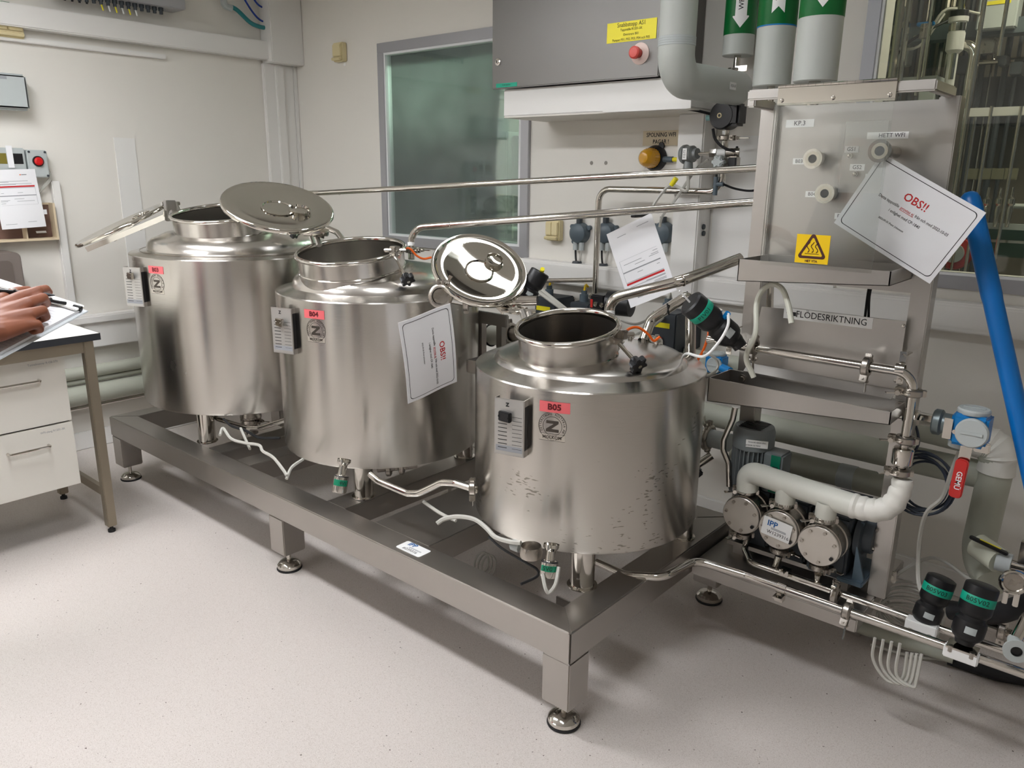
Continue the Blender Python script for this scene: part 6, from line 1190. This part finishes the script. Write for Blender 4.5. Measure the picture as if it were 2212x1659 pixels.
# white pipe lamp for that room
t = thing('ceiling_light','ceiling light in the plant room beyond the right window','ceiling light',(-0.3,3.8,ZC-0.04)); obj('diffuser', B().bb(-0.6,0.0,3.65,3.95,ZC-0.03,ZC-0.02), mat('plant_lamp',(255,244,220),0.5,emis=30.0), t); obj('housing', B().bb(-0.63,0.03,3.62,3.98,ZC-0.02,ZC), TRIM, t)
# ================================================================ PEOPLE
def ball(b, c, r, n=10):
    b.lathe([(r*math.sin(math.pi*k/6), -r*math.cos(math.pi*k/6)) for k in range(7)], c, Z, n)
def chain(b, pts):
    """pts = [(point, radius), ...] -> overlapping balls"""
    for (p, r), (q, s) in zip(pts, pts[1:]):
        p, q = V(p), V(q); k = max(2, int((q-p).length/(0.28*min(r, s)))+1)
        for i in range(k+1): f = i/k; ball(b, p.lerp(q, f), r+(s-r)*f)
def flesh(b, voxel, it=6):
    me = bpy.data.meshes.new('flesh'); me.from_pydata([tuple(p) for p in b.v], [], b.f); o = bpy.data.objects.new('flesh', me); COL.objects.link(o)
    md = o.modifiers.new('r', 'REMESH'); md.mode = 'VOXEL'; md.voxel_size = voxel; s = o.modifiers.new('s', 'SMOOTH'); s.iterations = it; s.factor = 0.5
    dg = bpy.context.evaluated_depsgraph_get(); me2 = bpy.data.meshes.new_from_object(o.evaluated_get(dg)); bpy.data.objects.remove(o)
    return [v.co.copy() for v in me2.vertices], [tuple(p.vertices) for p in me2.polygons]
def person(label, pos, face, mats, arm_r=None, arm_l=None, hand=None, zone=None, rhand=True):
    """standing figure; pos = between the feet, face = unit facing vector; arms as chains of world points"""
    pos = V(pos); f = V(face).normalized(); s = V((f.y, -f.x, 0))      # s = the figure's right
    P = lambda a, b_, z: pos+s*a+f*b_+Z*z
    b = B()
    for sg in (-1, 1):
        chain(b, [(P(0.09*sg,0.0,0.90),0.085),(P(0.10*sg,0.02,0.50),0.058),(P(0.11*sg,0.0,0.30),0.055),(P(0.11*sg,-0.02,0.10),0.040)])
        chain(b, [(P(0.11*sg,-0.05,0.045),0.042),(P(0.12*sg,0.06,0.040),0.040),(P(0.13*sg,0.15,0.030),0.030)])
    chain(b, [(P(0,0,0.92),0.125),(P(0,0.0,1.05),0.12),(P(0,0.01,1.25),0.13),(P(0,0,1.38),0.11)])
    for sg in (-1, 1): chain(b, [(P(0.06*sg,0,0.95),0.11),(P(0.07*sg,0,1.15),0.105),(P(0.10*sg,0,1.33),0.10),(P(0.17*sg,0,1.44),0.065)])
    chain(b, [(P(0,-0.01,1.42),0.062),(P(0,0.0,1.54),0.055)])
    chain(b, [(P(0,0.01,1.60),0.072),(P(0,0.0,1.68),0.090),(P(0,-0.005,1.72),0.088)]); chain(b, [(P(0,0.045,1.575),0.04),(P(0,0.06,1.62),0.045)])
    ball(b, P(0,0.103,1.635), 0.014); ball(b, P(0,0.098,1.65), 0.012)
    for sg in (-1, 1): ball(b, P(0.087*sg,-0.005,1.645), 0.020)
    for sg, arm in ((1, arm_r), (-1, arm_l)):
        sh = P(0.19*sg,0,1.43)
        if arm is None: arm = [(P(0.24*sg,-0.02,1.14),0.042),(P(0.25*sg,0.06,0.90),0.030)]; op = True
        else: op = False
        chain(b, [(sh,0.060)]+arm)
        if op:
            w_ = arm[-1][0]; chain(b, [(w_,0.028),(w_-Z*0.08+f*0.02,0.032),(w_-Z*0.10+f*0.02,0.03)])
            for k in range(4): chain(b, [(w_-Z*0.09+f*(0.045-0.022*k),0.011),(w_-Z*0.15+f*(0.05-0.022*k),0.010),(w_-Z*0.175+f*(0.04-0.02*k),0.009)])
            chain(b, [(w_-Z*0.04+f*0.04,0.013),(w_-Z*0.10+f*0.07,0.011)])
    vs, fs = flesh(b, 0.011, 5)
    og = V((pos.x,pos.y,0)); me = bpy.data.meshes.new('person'); nb = len(vs); nfb = len(fs)
    if hand: hv, hf = hand; vs = vs+hv; fs = fs+[tuple(i+nb for i in q) for q in hf]
    lo = min(v.z for v in vs); 
    me.from_pydata([tuple(v-og-Z*min(0,lo)) for v in vs], [], fs)
    for m_ in mats: me.materials.append(m_)
    for p in me.polygons:
        c = p.center; p.use_smooth = True; z = c.z; side = abs((V((c.x,c.y,0))).dot(s))
        if p.index >= nfb: p.material_index = 0; continue
        if z > 1.47 and side < 0.13: p.material_index = 0
        elif z < 0.085: p.material_index = 3
        elif z < 0.97 and side < 0.20: p.material_index = 2
        else: p.material_index = zone(c+og, p) if zone else (0 if side > 0.2 and z < 1.10 else 1)
    o = bpy.data.objects.new('person', me); COL.objects.link(o); o.location = og; ORG[o] = og; tag(o, label, 'person')
    hb = B(); hb.lathe([(0.097*math.sin(t_),0.100*math.cos(t_)) for t_ in [math.pi*0.62*k/8 for k in range(9)]],P(0,-0.014,1.70),Z,24); obj('hair', hb, HAIR, o)
    for sg in (-1,1): e = B(); ball(e, P(0.032*sg,0.083,1.665), 0.010); obj('eye', e, WHITE, o)
    m_ = B(); m_.tube([P(-0.022,0.098,1.60),P(0,0.104,1.598),P(0.022,0.098,1.60)],0.004,6); obj('mouth', m_, mat('lip_%d'%len(MATS),(170,96,86),0.5), o)
    return o
# clipboard held by the first person
CA = PD(188,670,1.62); CT = V((-1.893,0.524,1.374)); CR = V((-1.551,0.377,1.250))
e1 = (CT-CA).normalized(); e2 = CR-CA; e2 = (e2-e1*e2.dot(e1)).normalized(); nb_ = e1.cross(e2); nb_ = nb_ if nb_.z > 0 else -nb_
def HB(px_, py_, h): d = _ray(px_, py_); s = (nb_.dot(CA-CAM)+h)/nb_.dot(d); return CAM+d*s
t = thing('clipboard','clear clipboard with lined paper held by the person writing','clipboard',CA+e1*0.11+e2*0.16-nb_*0.004); clip = t
R_ = M((e1, e2, e1.cross(e2))).transposed(); sg = 1 if e1.cross(e2).dot(nb_) > 0 else -1
bc = CA+e1*0.113+e2*0.16
obj('board', B().box(bc-nb_*0.003,(0.230,0.324,0.003),R_), mat('clear_board',(206,210,214),0.2,coat=0.3), t, bevel=0.001); obj('pad', B().box(bc+nb_*0.002-e1*0.001,(0.212,0.300,0.006),R_), PAPER, t)
RULE = mat('faint_rule',(206,208,216),0.6)
for k in range(26): obj('ruled_line', B().box(bc+nb_*0.0052+e2*(0.135-0.0098*k)-e1*0.001,(0.20,0.0004,0.0002),R_), RULE, t)
for k in range(5): obj('pen_note', B().box(bc+nb_*0.0052-e2*0.112-e1*(0.035-0.014*k),(0.009,0.0022,0.0003),R_), BLUEINK, t)
cl = obj('clip_plate', B().box(CA+e1*0.105+e2*0.014+nb_*0.008,(0.200,0.028,0.004),R_), WHITE, t, bevel=0.0015); obj('clip_lever', B().tube([CA+e1*0.066+e2*0.020+nb_*0.012,CA+e1*0.058+e2*0.032+nb_*0.016,CA+e1*0.040+e2*0.028+nb_*0.016,CA+e1*0.034+e2*0.018+nb_*0.012],0.0036,8,0.008), BLACK, cl); obj('clip_wire', B().tube([CA+e1*0.066+e2*0.020+nb_*0.012,CA+e1*0.15+e2*0.03+nb_*0.012],0.0015,6), POL, cl)
obj('clip_end', B().cyl(CA+e1*0.004+e2*0.012+nb_*0.006,CA+e1*0.020+e2*0.014+nb_*0.006,0.006,n=10), BLACK, cl)
# writing hand: palm, four bent fingers, thumb beside the palm
b = B(); H = HB
W = [(-75,722,0.030),(-75,700,0.040)]
KN = [((52,640),0.050),((62,655),0.053),((65,679),0.048),((54,702),0.038)]
FG = [[(82,628,0.052,0.0098),(99,624,0.034,0.0088),(106,631,0.020,0.0076)],
      [(93,643,0.046,0.0100),(100,655,0.022,0.0092),(86,664,0.012,0.0082)],
      [(92,670,0.044,0.0098),(99,684,0.022,0.0090),(82,692,0.012,0.0080)],
      [(80,700,0.034,0.0090),(86,711,0.018,0.0082),(72,716,0.011,0.0072)]]
for k in range(4):
    (kx,ky),kh = KN[k]; wv = H(-75, 690+14*k, 0.034)
    chain(b, [(wv,0.020),(H(0,668+16*k,0.040),0.019),(H(kx,ky,kh-0.004),0.0135)])
    chain(b, [(H(kx,ky,kh-0.003),0.0128)]+[(H(x,y,h),r) for x,y,h,r in FG[k]])
for k in range(3):
    chain(b, [(H(-75,697+14*k,0.034),0.019),(H(0,676+16*k,0.040),0.0185),(H((KN[k][0][0]+KN[k+1][0][0])/2-14,(KN[k][0][1]+KN[k+1][0][1])/2,KN[k][1]-0.010),0.0125)])
chain(b, [(H(-30,700,0.022),0.020),(H(20,704,0.018),0.018),(H(45,706,0.020),0.014)])
chain(b, [(H(-20,668,0.030),0.020),(H(14,642,0.026),0.014),(H(40,630,0.024),0.0112),(H(60,627,0.020),0.0092)])
EL = V((-1.50,0.25,1.165))
fa = [(H(-75,706,0.030),0.026),(H(-75,706,0.030).lerp(EL,0.35),0.033),(EL,0.042)]; wr = H(-75,706,0.034)
chain(b, [(H(-75,692,0.034),0.024),(H(-75,720,0.034),0.022)]); chain(b, fa)
hand = flesh(b, 0.0024, 5)
d0 = V((-0.50,0.86,0)); d0.normalize()
pp = V((-1.44,-0.03,0)); sr = V((d0.y,-d0.x,0)); sh = pp+sr*0.19+Z*1.43
LEFT = [(pp-sr*0.26+d0*0.05+Z*1.16,0.044),(CR+e1*0.21+e2*0.02-nb_*0.02,0.030),(CR+e1*0.205-e2*0.03-nb_*0.020,0.028)]
person('bare forearm and hand of a person writing with a black pen at the left edge', pp, d0, (SKIN, mat('grey_tee',(92,98,104),0.8,var=0.06), CLOTH, SHOE), arm_r=[(EL,0.044),(EL.lerp(wr,0.75),0.030)], arm_l=LEFT, hand=hand, zone=lambda c, p: 1 if c.z > 1.20 and (c-V((pp.x,pp.y,c.z))).length < 0.30 else 0)
p0, p1 = H(-6,628,0.040), H(118,638,0.0445); dd = (p1-p0).normalized()
t = thing('pen','slim black ballpoint pen held in the writing hand','pen',p0); obj('barrel', B().tube([p0-dd*0.02,p1-dd*0.02],0.0042,12), BLACK, t); obj('tip', B().lathe([(0.0042,0),(0.0030,0.012),(0.0010,0.020),(0,0.021)],p1-dd*0.02,dd,12), DGREY, t); obj('pocket_clip', B().box(p0+dd*0.03+Z*0.006,(0.03,0.003,0.002)), POL, t)
# second person in red just outside the left edge, only a shoe tip shows
person('person in a red shirt standing outside the left edge, brown shoe tip showing', (-2.86,0.28,0), V((0.80,0.60,0)), (SKIN, mat('red_shirt',(176,66,60),0.8,var=0.06), CLOTH, SHOE))
# unseen door added behind the viewer for dark streaks in the vessel reflections
struct('added_door_1', B().bb(-2.4,-1.5,YF,YF+0.04,0,2.05), mat('added_grey_door',(96,104,112),0.5), bevel=0.004)
